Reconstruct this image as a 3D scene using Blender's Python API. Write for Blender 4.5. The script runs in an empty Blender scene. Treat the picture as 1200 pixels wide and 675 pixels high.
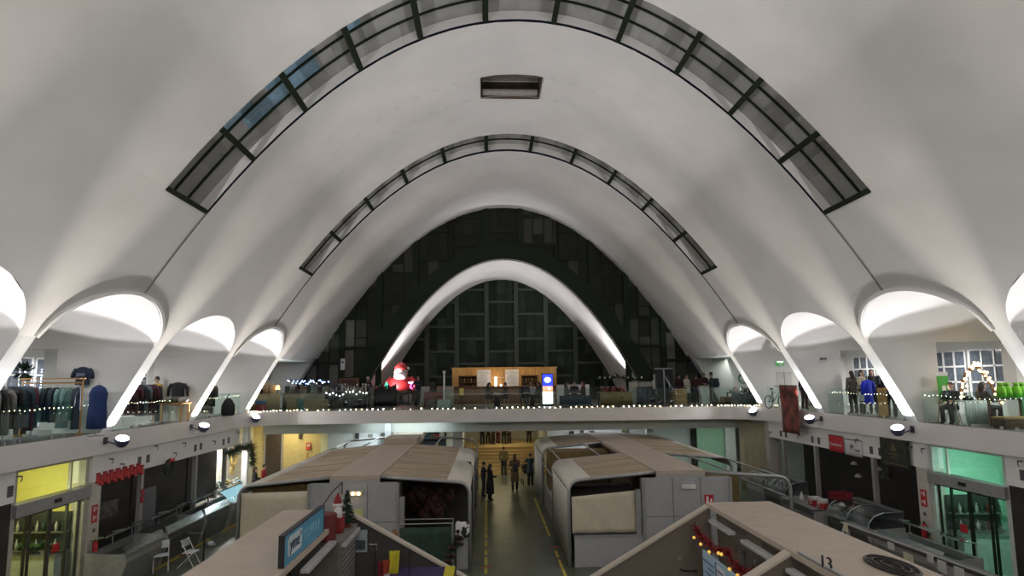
import bpy, bmesh, math, random
from mathutils import Vector, Matrix, Euler
random.seed(7)
C = bpy.context.scene.collection
PI = math.pi
# ------------------------------------------------------------------ hall dimensions (metres)
W = 12.2          # half width of the vault at gallery level
H = 11.636        # rise of the vault above the gallery floor
M = 4.33          # gallery floor level
YE = 34.6         # glazed end wall
YB = 41.5         # back wall of the small end vault
PIERS = [-2.1, 3.0, 8.1, 13.2, 18.3, 23.4, 28.5]
BAY = 5.1
def vz(x): return M + H*(1-(x/W)**2)
def vx(z): return W*math.sqrt(max(0.0, 1-(z-M)/H))
# ------------------------------------------------------------------ camera
CF, CPX, CPY = 700.0, 600.0, 366.25
CAM = Vector((-0.968, 0, 5.75))
_yaw, _pit, _rol = .0413884, .1118319, .0101954
_f = Vector((math.sin(_yaw)*math.cos(_pit), math.cos(_yaw)*math.cos(_pit), math.sin(_pit)))
_r0 = Vector((math.cos(_yaw), -math.sin(_yaw), 0)); _u0 = _r0.cross(_f)
_R = _r0*math.cos(-_rol) + _u0*math.sin(-_rol); _U = -_r0*math.sin(-_rol) + _u0*math.cos(-_rol)
def ray(x, y): return _f + _R*((x-CPX)/CF) - _U*((y-CPY)/CF)
def atY(x, y, Y): r = ray(x, y); return CAM + r*((Y-CAM.y)/r.y)
def atX(x, y, X): r = ray(x, y); return CAM + r*((X-CAM.x)/r.x)
def atZ(x, y, Z): r = ray(x, y); return CAM + r*((Z-CAM.z)/r.z)
cd = bpy.data.cameras.new('camera'); co = bpy.data.objects.new('camera', cd); C.objects.link(co)
cd.sensor_fit = 'HORIZONTAL'; cd.sensor_width = 36; cd.lens = 36*CF/1200
cd.shift_y = (CPY-337.5)/1200; cd.clip_start = .05; cd.clip_end = 300
co.matrix_world = Matrix((( _R.x, _U.x, -_f.x, CAM.x), (_R.y, _U.y, -_f.y, CAM.y), (_R.z, _U.z, -_f.z, CAM.z), (0, 0, 0, 1)))
bpy.context.scene.camera = co
# ------------------------------------------------------------------ materials
def s2l(c): return tuple(((v/12.92) if v <= .04045 else ((v+.055)/1.055)**2.4) for v in c)
_mats = {}
def mat(name, rgb, rough=.6, metal=0.0, var=.12, scale=6.0, bump=0.0, emit=None, es=0.0, spec=.5, coords='Object', stretch=None):
    """Principled material, its base colour varied a little by a noise texture. rgb is linear albedo."""
    if name in _mats: return _mats[name]
    m = bpy.data.materials.new(name); m.use_nodes = True; nt = m.node_tree; N = nt.nodes; L = nt.links
    b = N['Principled BSDF']; b.inputs['Roughness'].default_value = rough; b.inputs['Metallic'].default_value = metal
    b.inputs['Specular IOR Level'].default_value = spec
    if var > 0 or bump > 0:
        tc = N.new('ShaderNodeTexCoord'); src = tc.outputs[coords]
        if stretch:
            mp = N.new('ShaderNodeMapping'); mp.inputs['Scale'].default_value = stretch; L.new(src, mp.inputs['Vector']); src = mp.outputs['Vector']
        no = N.new('ShaderNodeTexNoise'); no.inputs['Scale'].default_value = scale; no.inputs['Detail'].default_value = 4
        L.new(src, no.inputs['Vector'])
        rp = N.new('ShaderNodeValToRGB'); e = rp.color_ramp.elements
        e[0].position = .3; e[1].position = .7
        e[0].color = (*[max(0, v*(1-var)) for v in rgb], 1); e[1].color = (*[min(1, v*(1+var)) for v in rgb], 1)
        L.new(no.outputs['Fac'], rp.inputs['Fac']); L.new(rp.outputs['Color'], b.inputs['Base Color'])
        if bump > 0:
            bp = N.new('ShaderNodeBump'); bp.inputs['Strength'].default_value = bump; bp.inputs['Distance'].default_value = .02
            L.new(no.outputs['Fac'], bp.inputs['Height']); L.new(bp.outputs['Normal'], b.inputs['Normal'])
    else:
        b.inputs['Base Color'].default_value = (*rgb, 1)
    if emit:
        b.inputs['Emission Color'].default_value = (*emit, 1); b.inputs['Emission Strength'].default_value = es
    m.diffuse_color = (*rgb, 1); _mats[name] = m; return m
def glass(name, tint=(.85, .92, .9), ior=1.45, rough=.02, refl=1.0):
    if name in _mats: return _mats[name]
    m = bpy.data.materials.new(name); m.use_nodes = True; nt = m.node_tree; N = nt.nodes; L = nt.links
    N.remove(N['Principled BSDF']); out = N['Material Output']
    tr = N.new('ShaderNodeBsdfTransparent'); tr.inputs['Color'].default_value = (*tint, 1)
    gl = N.new('ShaderNodeBsdfGlossy'); gl.inputs['Roughness'].default_value = rough; gl.inputs['Color'].default_value = (refl, refl, refl, 1)
    lw = N.new('ShaderNodeLayerWeight'); lw.inputs['Blend'].default_value = .5
    pw = N.new('ShaderNodeMath'); pw.operation = 'POWER'; pw.inputs[1].default_value = 4; L.new(lw.outputs['Facing'], pw.inputs[0])
    fr = N.new('ShaderNodeMath'); fr.operation = 'MULTIPLY_ADD'; fr.inputs[1].default_value = .6; fr.inputs[2].default_value = (ior-1)*.08; L.new(pw.outputs[0], fr.inputs[0])
    mx = N.new('ShaderNodeMixShader'); L.new(fr.outputs[0], mx.inputs['Fac']); L.new(tr.outputs['BSDF'], mx.inputs[1]); L.new(gl.outputs['BSDF'], mx.inputs[2])
    L.new(mx.outputs['Shader'], out.inputs['Surface']); _mats[name] = m; return m
def emis(name, rgb, s):
    return mat(name, tuple(min(.8, v) for v in rgb), .5, 0, 0, emit=rgb, es=s)
# ------------------------------------------------------------------ mesh builder
class MB:
    def __init__(s): s.v = []; s.f = []; s.mi = []; s.cur = 0
    def add(s, vs, fs):
        b = len(s.v); s.v += [tuple(p) for p in vs]
        for f in fs: s.f.append([b+i for i in f]); s.mi.append(s.cur)
        return s
    def quad(s, a, b, c, d): return s.add([a, b, c, d], [(0, 1, 2, 3)])
    def box(s, x0, x1, y0, y1, z0, z1, mtx=None):
        vs = [Vector((x, y, z)) for x in (x0, x1) for y in (y0, y1) for z in (z0, z1)]
        if mtx: vs = [mtx @ p for p in vs]
        return s.add(vs, [(0, 1, 3, 2), (4, 6, 7, 5), (0, 4, 5, 1), (2, 3, 7, 6), (0, 2, 6, 4), (1, 5, 7, 3)])
    def cbox(s, c, size, mtx=None):
        x, y, z = c; a, b, d = (v/2 for v in size)
        return s.box(x-a, x+a, y-b, y+b, z-d, z+d, mtx)
    def prism(s, poly, vec):
        """poly: list of 3D points (planar); extruded by vec, closed."""
        n = len(poly); v = Vector(vec); p = [Vector(q) for q in poly]
        fs = [tuple(range(n))[::-1], tuple(range(n, 2*n))]
        for i in range(n): j = (i+1) % n; fs.append((i, j, n+j, n+i))
        return s.add(p+[q+v for q in p], fs)
    def tube(s, pts, r, n=8, cap=True):
        pts = [Vector(p) for p in pts]; rs = r if isinstance(r, (list, tuple)) else [r]*len(pts)
        rings = []; up = None
        for i, p in enumerate(pts):
            t = (pts[min(i+1, len(pts)-1)]-pts[max(i-1, 0)])
            t = t.normalized() if t.length > 1e-9 else Vector((0, 0, 1))
            if up is None: up = Vector((0, 0, 1)) if abs(t.z) < .9 else Vector((0, 1, 0))
            a = t.cross(up)
            if a.length < 1e-6: a = t.orthogonal()
            a.normalize(); b = a.cross(t).normalized(); up = b
            rings.append([p+(a*math.cos(2*PI*k/n)+b*math.sin(2*PI*k/n))*rs[i] for k in range(n)])
        vs = [q for rg in rings for q in rg]; fs = []
        for i in range(len(rings)-1):
            for k in range(n): fs.append((i*n+k, i*n+(k+1) % n, (i+1)*n+(k+1) % n, (i+1)*n+k))
        if cap: fs.append(tuple(range(n))[::-1]); fs.append(tuple((len(rings)-1)*n+k for k in range(n)))
        return s.add(vs, fs)
    def cyl(s, p0, p1, r0, r1=None, n=12): return s.tube([p0, p1], [r0, r0 if r1 is None else r1], n)
    def lathe(s, prof, c=(0, 0, 0), n=14):
        """prof: [(r,z)] bottom to top"""
        c = Vector(c); vs = []; fs = []
        for r, z in prof:
            for k in range(n): vs.append(c+Vector((r*math.cos(2*PI*k/n), r*math.sin(2*PI*k/n), z)))
        for i in range(len(prof)-1):
            for k in range(n): fs.append((i*n+k, i*n+(k+1) % n, (i+1)*n+(k+1) % n, (i+1)*n+k))
        fs.append(tuple(range(n))[::-1]); fs.append(tuple((len(prof)-1)*n+k for k in range(n)))
        return s.add(vs, fs)
    def ball(s, c, r, n=10, m=7, mtx=None):
        rx, ry, rz = r if isinstance(r, (tuple, list)) else (r, r, r); c = Vector(c); vs = []; fs = []
        for i in range(1, m):
            th = PI*i/m
            for k in range(n):
                q = Vector((rx*math.sin(th)*math.cos(2*PI*k/n), ry*math.sin(th)*math.sin(2*PI*k/n), rz*math.cos(th)))
                vs.append(c+(mtx @ q if mtx else q))
        t = Vector((0, 0, rz)); t = mtx @ t if mtx else t
        vs += [c+t, c-t]; T = len(vs)-2
        for i in range(m-2):
            for k in range(n): fs.append((i*n+k, (i+1)*n+k, (i+1)*n+(k+1) % n, i*n+(k+1) % n))
        for k in range(n): fs.append((T, k, (k+1) % n)); fs.append((T+1, (m-2)*n+(k+1) % n, (m-2)*n+k))
        return s.add(vs, fs)
    def grid(s, rows):
        n = len(rows[0]); vs = [p for r in rows for p in r]
        return s.add(vs, [(i*n+k, i*n+k+1, (i+1)*n+k+1, (i+1)*n+k) for i in range(len(rows)-1) for k in range(n-1)])
    def build(s, name, m, parent=None, smooth=False, bevel=0, loc=None, rz=0, fix=True, solid=0):
        me = bpy.data.meshes.new(name); me.from_pydata([tuple(p) for p in s.v], [], s.f)
        for mm in (m if isinstance(m, (list, tuple)) else [m]): me.materials.append(mm)
        for p, i in zip(me.polygons, s.mi): p.material_index = i; p.use_smooth = bool(smooth)
        if fix:
            bm = bmesh.new(); bm.from_mesh(me); bmesh.ops.recalc_face_normals(bm, faces=bm.faces); bm.to_mesh(me); bm.free()
        me.update(); o = bpy.data.objects.new(name, me); C.objects.link(o)
        if parent: o.parent = parent
        if loc is not None: o.location = loc
        if rz: o.rotation_euler.z = rz
        if bevel:
            b = o.modifiers.new('edge', 'BEVEL'); b.width = bevel; b.segments = 2; b.limit_method = 'ANGLE'
        if solid:
            b = o.modifiers.new('thick', 'SOLIDIFY'); b.thickness = solid; b.offset = 0
        return o
def tag(o, label=None, cat=None, group=None, kind=None):
    if label: o['label'] = label
    if cat: o['category'] = cat
    if group: o['group'] = group
    if kind: o['kind'] = kind
    return o
def empty(name, loc=(0, 0, 0), rz=0, label=None, cat=None, group=None, kind=None):
    o = bpy.data.objects.new(name, None); C.objects.link(o); o.empty_display_size = .2
    o.location = loc; o.rotation_euler.z = rz
    return tag(o, label, cat, group, kind)
def struct(name, mb, m, parent=None, **k):
    o = mb.build(name, m, parent, **k)
    if not parent: o['kind'] = 'structure'
    return o
def copy_tree(o, parent=None):
    c = o.copy(); C.objects.link(c); c.parent = parent
    for ch in list(o.children): copy_tree(ch, c)
    return c
def text(name, s, m, size, mtx, parent=None, ext=.004, align='CENTER', sx=1.0):
    cu = bpy.data.curves.new(name, 'FONT'); cu.body = s; cu.size = size; cu.extrude = ext; cu.align_x = align; cu.align_y = 'CENTER'
    t = bpy.data.objects.new(name+'_curve', cu); C.objects.link(t)
    dg = bpy.context.evaluated_depsgraph_get(); me = bpy.data.meshes.new_from_object(t.evaluated_get(dg)); me.name = name
    bpy.data.objects.remove(t); bpy.data.curves.remove(cu)
    me.materials.clear(); me.materials.append(m)
    o = bpy.data.objects.new(name, me); C.objects.link(o)
    if parent: o.parent = parent
    o.matrix_local = mtx @ Matrix.Diagonal((sx, 1, 1, 1))
    return o
def facing(loc, right, up):
    """matrix for text lying in the plane spanned by right/up"""
    r = Vector(right).normalized(); u = Vector(up).normalized(); n = r.cross(u)
    return Matrix(((r.x, u.x, n.x, loc[0]), (r.y, u.y, n.y, loc[1]), (r.z, u.z, n.z, loc[2]), (0, 0, 0, 1)))
# common materials
WHITE = mat('white_plaster', (.74, .73, .72), .75, var=.05, scale=.7, bump=.05)
WALLW = mat('white_wall_paint', (.66, .67, .66), .8, var=.04, scale=1.2)
GREY = mat('grey_paint', (.36, .36, .37), .5, var=.05)
DGREEN = mat('dark_green_steel', (.011, .019, .009), .6, var=.15, spec=.2)
STEEL = mat('brushed_steel', (.45, .46, .47), .35, .8, var=.08)
GALV = mat('galvanised_tube', (.36, .36, .36), .45, .5, var=.08)
BLACK = mat('black_plastic', (.012, .012, .013), .5, var=.1)
DARK = mat('dark_brown_panel', (.03, .026, .022), .6, var=.2)
FLOORM = mat('green_floor_paint', (.085, .10, .07), .3, var=.25, scale=1.5, spec=.5)
MEZZF = mat('gallery_floor_vinyl', (.16, .15, .13), .45, var=.1)
CREAM = mat('cream_canvas', (.56, .50, .38), .8, var=.05)
BEIGE = mat('beige_roof_panel', (.44, .37, .30), .65, var=.07, scale=3)
RED = mat('red_enamel', (.45, .02, .025), .4, var=.1)
GLASS = glass('clear_glass', (.80, .89, .87))
GLASS2 = glass('display_glass', (.9, .95, .95))
YTAPE = mat('yellow_floor_tape', (.50, .39, .06), .6, var=.15)
WOODL = mat('light_wood', (.46, .26, .09), .6, var=.25, scale=3, stretch=(1, 1, .15))
WOODD = mat('dark_wood', (.12, .06, .025), .6, var=.25, scale=3, stretch=(1, 1, .15))
# ================================================================== THE SETTING
SL0, SL1 = (13.97, 15.97), (23.9, 25.65)     # roof slots
XS = 8.5                                     # slot half width
ZS, ZA = 2.45, 3.72                          # spring and apex of the side arches above the gallery
def zlow(Y):
    """height of the lower edge of the vault shell at depth Y, above the gallery"""
    if Y >= 28.75: return 2.75
    k = (Y-PIERS[0]) % BAY
    if k <= .25 or k >= BAY-.25: return ZS
    v = (k-BAY/2)/(BAY/2-.25)
    return ZS+(ZA-ZS)*(max(0, 1-abs(v)**2.1))**.58
def section(name, y0, y1, slot, dz=0.0):
    ys = set([y0, y1]); y = y0
    while y < y1: ys.add(round(y, 4)); y += .16
    for p in PIERS:
        for e in (-.25, .25, .3, -.3, .27, -.27, .35, -.35, .45, -.45):
            if y0 < p+e < y1: ys.add(p+e)
    if slot:
        for e in slot:
            if y0 <= e <= y1: ys.add(e)
    if y0 < 28.75 < y1: ys.add(28.75); ys.add(28.7501)
    ys = sorted(ys); mb = MB(); NSEG = 26
    def col(Y, part):
        za = zlow(Y); xa = vx(M+za)
        if part == 'L': a, b = -xa, -XS
        elif part == 'R': a, b = XS, xa
        else: a, b = -XS, XS
        n = NSEG if part == 'C' else 14
        return [Vector((a+(b-a)*i/n, Y, vz(a+(b-a)*i/n)-dz)) for i in range(n+1)]
    for a, b in zip(ys[:-1], ys[1:]):
        if b-a < 1e-3: continue
        mid = (a+b)/2
        for part in 'LCR':
            if part == 'C' and slot and slot[0] < mid < slot[1]: continue
            if part == 'C' and name == 'ceiling.001' and 19.05 < mid < 20.55:
                continue
            mb.grid([col(a, part), col(b, part)])
    if name == 'ceiling.001':                      # crown around the hatch
        for a, b in zip(ys[:-1], ys[1:]):
            mid = (a+b)/2
            if 19.05 < mid < 20.55:
                for x0, x1 in ((-XS, -1.15), (.92, XS)):
                    mb.grid([[Vector((x0+(x1-x0)*i/12, Y, vz(x0+(x1-x0)*i/12)-dz)) for i in range(13)] for Y in (a, b)])
    return struct(name, mb, WHITE, smooth=True, fix=False)
for e in (19.05, 20.55): pass
section('ceiling', -7.0, SL0[1], SL0)
section('ceiling.001', 16.04, SL1[1], SL1, .03)
section('ceiling.002', 25.72, YE, None, .06)
JOINT = mat('joint_shadow_gap', (.48, .46, .44), .9, var=.05)
for i, y in enumerate((16.005, 25.685)):
    mb = MB(); xa = vx(M+zlow(y))
    for a, b in ((-xa, -XS), (XS, xa)):
        mb.grid([[Vector((a+(b-a)*k/12, y+d, vz(a+(b-a)*k/12)+.012)) for k in range(13)] for d in (-.06, .06)])
    struct('trim_%d' % (i+1), mb, JOINT, smooth=True)
# hatch recess at the crown of the middle section
HB = mat('hatch_lining', (.10, .075, .055), .8, var=.2, scale=4)
mb = MB(); zc = M+H-.06
for (x0, x1, y0, y1) in ((-1.17, -1.15, 19.05, 20.55), (.92, .94, 19.05, 20.55), (-1.15, .92, 19.03, 19.05), (-1.15, .92, 20.55, 20.57)): mb.box(x0, x1, y0, y1, zc-.08, zc+.75)
mb.box(-1.17, .94, 19.03, 20.57, zc+.75, zc+.8)
hatch = struct('trim_3', mb, HB)
mb = MB(); mb.box(-1.1, .87, 20.2, 20.5, zc+.02, zc+.10); mb.box(-1.1, .87, 19.6, 19.72, zc+.3, zc+.42); mb.box(-1.1, .87, 20.0, 20.06, zc+.3, zc+.42)
mb.build('board', mat('grey_board', (.35, .33, .3), .7), hatch)
# ---- roof slots: reveals, glass, beams
PANE = mat('night_glass_grey', (.31, .315, .31), .35, var=.25, scale=.5, spec=.6)
PANE2 = mat('night_glass_pale', (.31, .315, .31), .25, var=.2, scale=.7, spec=.6)
PANEB = mat('night_glass_blue', (.22, .36, .48), .25, var=.15, spec=.6)
def nrm(x):                                         # outward normal of the vault in the cross section
    s = 2*H*x/W**2; v = Vector((s, 0, 1)); return v.normalized()
def vp(x, Y, d=0): n = nrm(x); return Vector((x, Y, vz(x)))+n*d
def arc_x(n):                                       # stations along the slot, equal arc lengths
    xs = [-XS+2*XS*i/400 for i in range(401)]; s = [0]
    for a, b in zip(xs[:-1], xs[1:]): s.append(s[-1]+math.hypot(b-a, vz(b)-vz(a)))
    out = []
    for k in range(n+1):
        t = s[-1]*k/n; i = min(range(401), key=lambda j: abs(s[j]-t)); out.append(xs[i])
    return out
def skylight(idx, slot, blue):
    y0, y1 = slot; D = .30
    w = empty('window_%d' % idx, (0, (y0+y1)/2, M), kind='structure')
    def pb(o): o.location -= w.location; return o
    xs = [-XS+2*XS*i/60 for i in range(61)]
    mb = MB()
    mb.grid([[vp(x, y1, 0) for x in xs], [vp(x, y1, D) for x in xs]])
    mb.grid([[vp(x, y0, 0) for x in xs], [vp(x, y0, D) for x in xs]])
    for x in (-XS, XS): mb.quad(vp(x, y0, 0), vp(x, y1, 0), vp(x, y1, D), vp(x, y0, D))
    pb(mb.build('reveal', WHITE, w, smooth=True, fix=False))
    st = arc_x(11)
    rnd = random.Random(idx*5)
    for i in range(11):
        a, b = st[i], st[i+1]; mb = MB()
        for r in range(3):
            ya, yb = y0+(y1-y0)*r/3, y0+(y1-y0)*(r+1)/3
            ns = 4
            for q in range(ns):
                xa, xb = a+(b-a)*q/ns, a+(b-a)*(q+1)/ns
                mb.cur = 2 if (i, r, q) in blue else (1 if rnd.random() < .25 else 0)
                mb.quad(vp(xa, ya, D-.04), vp(xb, ya, D-.04), vp(xb, yb, D-.04), vp(xa, yb, D-.04))
        pb(mb.build('pane', [PANE, PANE2, PANEB], w, fix=False))
        mb = MB()
        for r in (1, 2):
            y = y0+(y1-y0)*r/3
            for q in range(6):
                xa, xb = a+(b-a)*q/6, a+(b-a)*(q+1)/6
                mb.prism([vp(xa, y-.025, D-.09), vp(xa, y+.025, D-.09), vp(xa, y+.025, D-.03), vp(xa, y-.025, D-.03)], vp(xb, y, D)-vp(xa, y, D))
        pb(mb.build('glazing_bar', DGREEN, w))
    for i, x in enumerate(st):
        n = nrm(x); t = Vector((n.z, 0, -n.x)); hw = .075 if 0 < i < 11 else .06
        p = vp(x, y0, -.04); mb = MB()
        mb.prism([p-t*hw, p+t*hw, p+t*hw+n*.14, p-t*hw+n*.14], (0, y1-y0, 0))
        pb(mb.build('beam', DGREEN, w))
    if idx == 1:
        for (i, r) in ((3, 2), (8, 1)):                # hand rails of opening sashes beside two beams
            x = st[i]+(.28 if i == 3 else .4)
            mb = MB(); mb.prism([vp(x, y0+.1, .28), vp(x+.06, y0+.1, .28), vp(x+.06, y0+.1, .36), vp(x, y0+.1, .36)], (0, y1-y0-.4, 0))
            pb(mb.build('sash_bar', DGREEN, w))
skylight(1, SL0, {(1, 1, 1), (1, 1, 2), (1, 0, 0), (1, 0, 1), (2, 0, 0), (2, 1, 0), (2, 0, 1), (2, 1, 1), (1, 0, 3), (3, 0, 0), (1, 1, 3)})
skylight(2, SL1, set())
# ---- side arches: rims, piers and fin walls, barrel shells
def arch_rim(name, Yp, side):
    mb = MB(); pts = []
    for k in range(41):
        v = -1+2*k/40; Y = Yp+BAY/2+v*(BAY/2-.25); z = zlow(min(max(Y, Yp+.2501), Yp+BAY-.2501))
        x = vx(M+z); pts.append(Vector((side*x, Y, M+z)))
    rows = [[], [], [], []]
    for i, p in enumerate(pts):
        n = nrm(p.x); t = (pts[min(i+1, 40)]-pts[max(i-1, 0)]).normalized(); o = n.cross(t).normalized()
        if o.z < 0: o = -o
        rows[0].append(p); rows[1].append(p-n*.07); rows[2].append(p-n*.07+o*.09); rows[3].append(p+o*.09)
    mb.grid(rows); return struct(name, mb, WHITE, smooth=False)
rimn = [4]
for s in (-1, 1):
    for k in range(2, 6):
        if k in (3, 5): arch_rim('trim_%d' % rimn[0], PIERS[k], s); rimn[0] += 1
XO, XJ = 16.3, 15.5
XFS = {-1: 13.55, 1: 12.98}
wn = {-1: 'wall_left', 1: 'wall_right'}
for s in (-1, 1):
    for Yp in PIERS[1:]:
        zs = [M+ZS*i/8 for i in range(9)]; xf = 14.3 if s > 0 and Yp > 28 else XFS[s]
        poly = [(s*vx(z), Yp-.25, z) for z in zs]+[(s*xf, Yp-.25, M+ZS), (s*xf, Yp-.25, M)]
        struct(wn[s], MB().prism(poly, (0, .5, 0)), WALLW)
        struct(wn[s], MB().box(s*XJ, s*XO, Yp-.25, Yp+.25, M, M+ZS), WALLW)
        struct(wn[s], MB().box(s*(vx(M+ZS)+.02), s*XO, Yp-.25, Yp+.25, M+ZS, M+ZS+.06), WALLW)
    for k in range(1, 6):                               # barrel of each bay
        mb = MB(); rows = []
        for j in range(33):
            v = -1+2*j/32; v = math.copysign(1-(1-abs(v))**1.6, v) if abs(v) > .5 else v
            Y = PIERS[k]+BAY/2+v*(BAY/2-.25); z = M+zlow(min(max(Y, PIERS[k]+.2501), PIERS[k+1]-.2501))
            rows.append([Vector((s*vx(z), Y, z)), Vector((s*(vx(z)+2), Y, z)), Vector((s*XO, Y, z))])
        mb.grid(rows); struct('ceiling_%s' % ('left' if s < 0 else 'right'), mb, WHITE, smooth=True, fix=False)
    struct(wn[s], MB().box(s*XO, s*(XO+.3), -7, YB, 0, M+4.2), WALLW)                      # outer wall
    struct('ceiling_%s' % ('left' if s < 0 else 'right'), MB().box(s*vx(M+2.75), s*XO, 28.75, YB, M+2.75, M+2.9), WALLW)
    # last pier beside the end wall, head beam over the flat opening
    poly = [(s*vx(M+2.75*i/8), 33.7, M+2.75*i/8) for i in range(9)]+[(s*12.6, 33.7, M+2.75), (s*13.4, 33.7, M)]
    struct(wn[s], MB().prism(poly, (0, .55, 0)), WALLW)
    struct(wn[s], MB().prism([(s*(vx(M+2.5)), 28.75, M+2.5), (s*(vx(M+2.75)-.02), 28.75, M+2.76), (s*12.7, 28.75, M+2.76), (s*12.7, 28.75, M+2.5)], (0, 5.0, 0)), WALLW)
# ---- gallery slab with its rounded front corners
def slab(z0, z1, grow=0.0):
    mb = MB(); X = W-grow; Yf = 29.5+grow
    for s in (-1, 1):
        mb.box(s*X, s*XO, -7, YB+6, z0, z1)
        cx, cy, r = s*(X-2.1), Yf-2.1, 2.1
        arc = [(cx+s*r*math.cos(a), cy+r*math.sin(a), z0) for a in [PI/2*i/10 for i in range(11)]]
        mb.prism([(s*X, Yf, z0)]+arc[::-1], (0, 0, z1-z0))
    mb.box(-X, X, Yf, YB+6, z0, z1); mb.box(-X, X, -7, .55, z0, z1)
    return mb
FASC = mat('gallery_fascia_paint', (.74, .71, .68), .7, var=.04, scale=1)
struct('mezzanine_floor', slab(M-.62, M), FASC)
struct('mezzanine_floor', MB().box(-XO, -W-.02, -6.9, YB, M, M+.006).box(W+.02, XO, -6.9, YB, M, M+.006).box(-W, W, 29.6, YB, M, M+.006), MEZZF)
BEAMC = mat('beam_paint', (.60, .64, .60), .7, var=.04)
struct('beam', MB().box(-W-.15, W+.15, 31.2, 31.5, 3.12, M-.62), BEAMC)
# ---- lower floor and outer walls
struct('floor', MB().box(-XO, XO, -7, 37.6, -.1, 0), FLOORM)
struct('wall_back', MB().box(-XO, XO, -7.3, -7, 0, M+H+1), WALLW)
# ---- glazed end wall: outer grid, green band, small white vault and its back wall
WI, HI = 8.37, 8.41
def par(w, h, n=40, Y=YE, z0=M, x0=None):
    a = x0 if x0 is not None else w
    return [Vector((-a+2*a*i/n, Y, z0+h*(1-((-a+2*a*i/n)/w)**2))) for i in range(n+1)]
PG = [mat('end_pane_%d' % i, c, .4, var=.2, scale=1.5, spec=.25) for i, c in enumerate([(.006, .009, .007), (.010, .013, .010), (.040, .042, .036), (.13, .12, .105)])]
def inside_outer(x, z): return z < vz(x) if abs(x) < W else False
def inside_inner(x, z, w=WI, h=HI): return abs(x) < w and z < M+h*(1-(x/w)**2)
win = empty('window_3', (0, YE, M), kind='structure'); wl = Vector((0, YE, M))
COLS = [-11.4, -9.3, -7.2, -5.15, -3.1, -1.03, 1.03, 3.1, 5.15, 7.2, 9.3, 11.4]
rnd = random.Random(3)
mbp = MB(); mbm = MB(); mbp2 = MB()
for ci in range(len(COLS)-1):
    xa, xb = COLS[ci], COLS[ci+1]; off = .85 if ci % 2 else 0
    z = M-1.0+off
    while z < M+H:
        zt = z+1.72
        if True:
            xs = [xa, xa+(xb-xa)*.34, xa+(xb-xa)*.66, xb]
            for q in range(3):
                for (za, zb) in (((z, zt),) if q != 1 else ((z, z+.6), (z+.6, zt))):
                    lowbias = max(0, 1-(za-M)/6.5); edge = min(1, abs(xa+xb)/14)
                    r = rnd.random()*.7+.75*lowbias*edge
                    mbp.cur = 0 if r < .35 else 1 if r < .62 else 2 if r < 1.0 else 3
                    mbp.quad((xs[q], 0, za-M), (xs[q+1], 0, za-M), (xs[q+1], 0, zb-M), (xs[q], 0, zb-M))
            for q in (1, 2): mbm.box(xs[q]-.025, xs[q]+.025, -.05, 0, z-M, zt-M)
            mbm.box(xs[1], xs[2], -.05, 0, z+.57-M, z+.63-M)
            mbm.box(xa, xb, -.09, 0, z-.09-M, z+.09-M)
        z = zt
def clip_panel(mb, w_out, h_out, inner):
    """keep faces' geometry between two parabolas by bisecting with many planes"""
    me = bpy.data.meshes.new('tmp'); me.from_pydata([tuple(p) for p in mb.v], [], mb.f)
    for p, i in zip(me.polygons, mb.mi): p.material_index = i
    bm = bmesh.new(); bm.from_mesh(me); bpy.data.meshes.remove(me)
    n = 30
    for i in range(n):                                   # outside is convex: cut with tangents
        x = -w_out+2*w_out*(i+.5)/n; z = h_out*(1-(x/w_out)**2); s = 2*h_out*x/w_out**2
        g = bm.verts[:]+bm.edges[:]+bm.faces[:]
        bmesh.ops.bisect_plane(bm, geom=g, plane_co=(x, 0, z), plane_no=(s, 0, 1), clear_outer=True)
    bmesh.ops.bisect_plane(bm, geom=bm.verts[:]+bm.edges[:]+bm.faces[:], plane_co=(0, 0, 0.0), plane_no=(0, 0, -1), clear_outer=True)
    if inner:
        w, h = inner
        kill = [f for f in bm.faces if all(abs(v.co.x) < w and v.co.z < h*(1-(v.co.x/w)**2)-.02 for v in f.verts)]
        bmesh.ops.delete(bm, geom=kill, context='FACES')
        for i in range(n):
            x = -w+2*w*(i+.5)/n; 
        # subdivide what straddles, then drop what falls inside
        st = [f for f in bm.faces if any(abs(v.co.x) < w and v.co.z < h*(1-(v.co.x/w)**2) for v in f.verts)]
        es = list({e for f in st for e in f.edges if e.calc_length() > .25})
        bmesh.ops.subdivide_edges(bm, edges=es, cuts=7, use_grid_fill=True)
        kill = [f for f in bm.faces if (lambda c: abs(c.x) < w and c.z < h*(1-(c.x/w)**2))(f.calc_center_median())]
        bmesh.ops.delete(bm, geom=kill, context='FACES')
    out = bpy.data.meshes.new('m'); bm.to_mesh(out); bm.free(); return out
def mesh_obj(name, me, ms, parent, loc=(0, 0, 0)):
    me.name = name
    for m in ms: me.materials.append(m)
    o = bpy.data.objects.new(name, me); C.objects.link(o); o.parent = parent; o.location = loc; return o
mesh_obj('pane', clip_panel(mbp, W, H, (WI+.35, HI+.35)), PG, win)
mesh_obj('mullion', clip_panel(mbm, W, H, (WI+.5, HI+.5)), [DGREEN], win)
mbf = MB()
for x in COLS: mbf.box(x-.16, x+.16, -.16, 0, 0, H)
mesh_obj('frame', clip_panel(mbf, W, H, (WI+.5, HI+.5)), [DGREEN], win)
# green arched band round the small vault
mb = MB(); n = 48
o1 = par(WI+1.15, HI+1.0, n, YE-.3); i1 = par(WI, HI, n, YE-.3)
o0 = [p+Vector((0, .34, 0)) for p in o1]; i0 = [p+Vector((0, .34, 0)) for p in i1]
mb.grid([o0, o1, i1, i0]); struct('trim_10', mb, DGREEN, fix=True)
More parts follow.
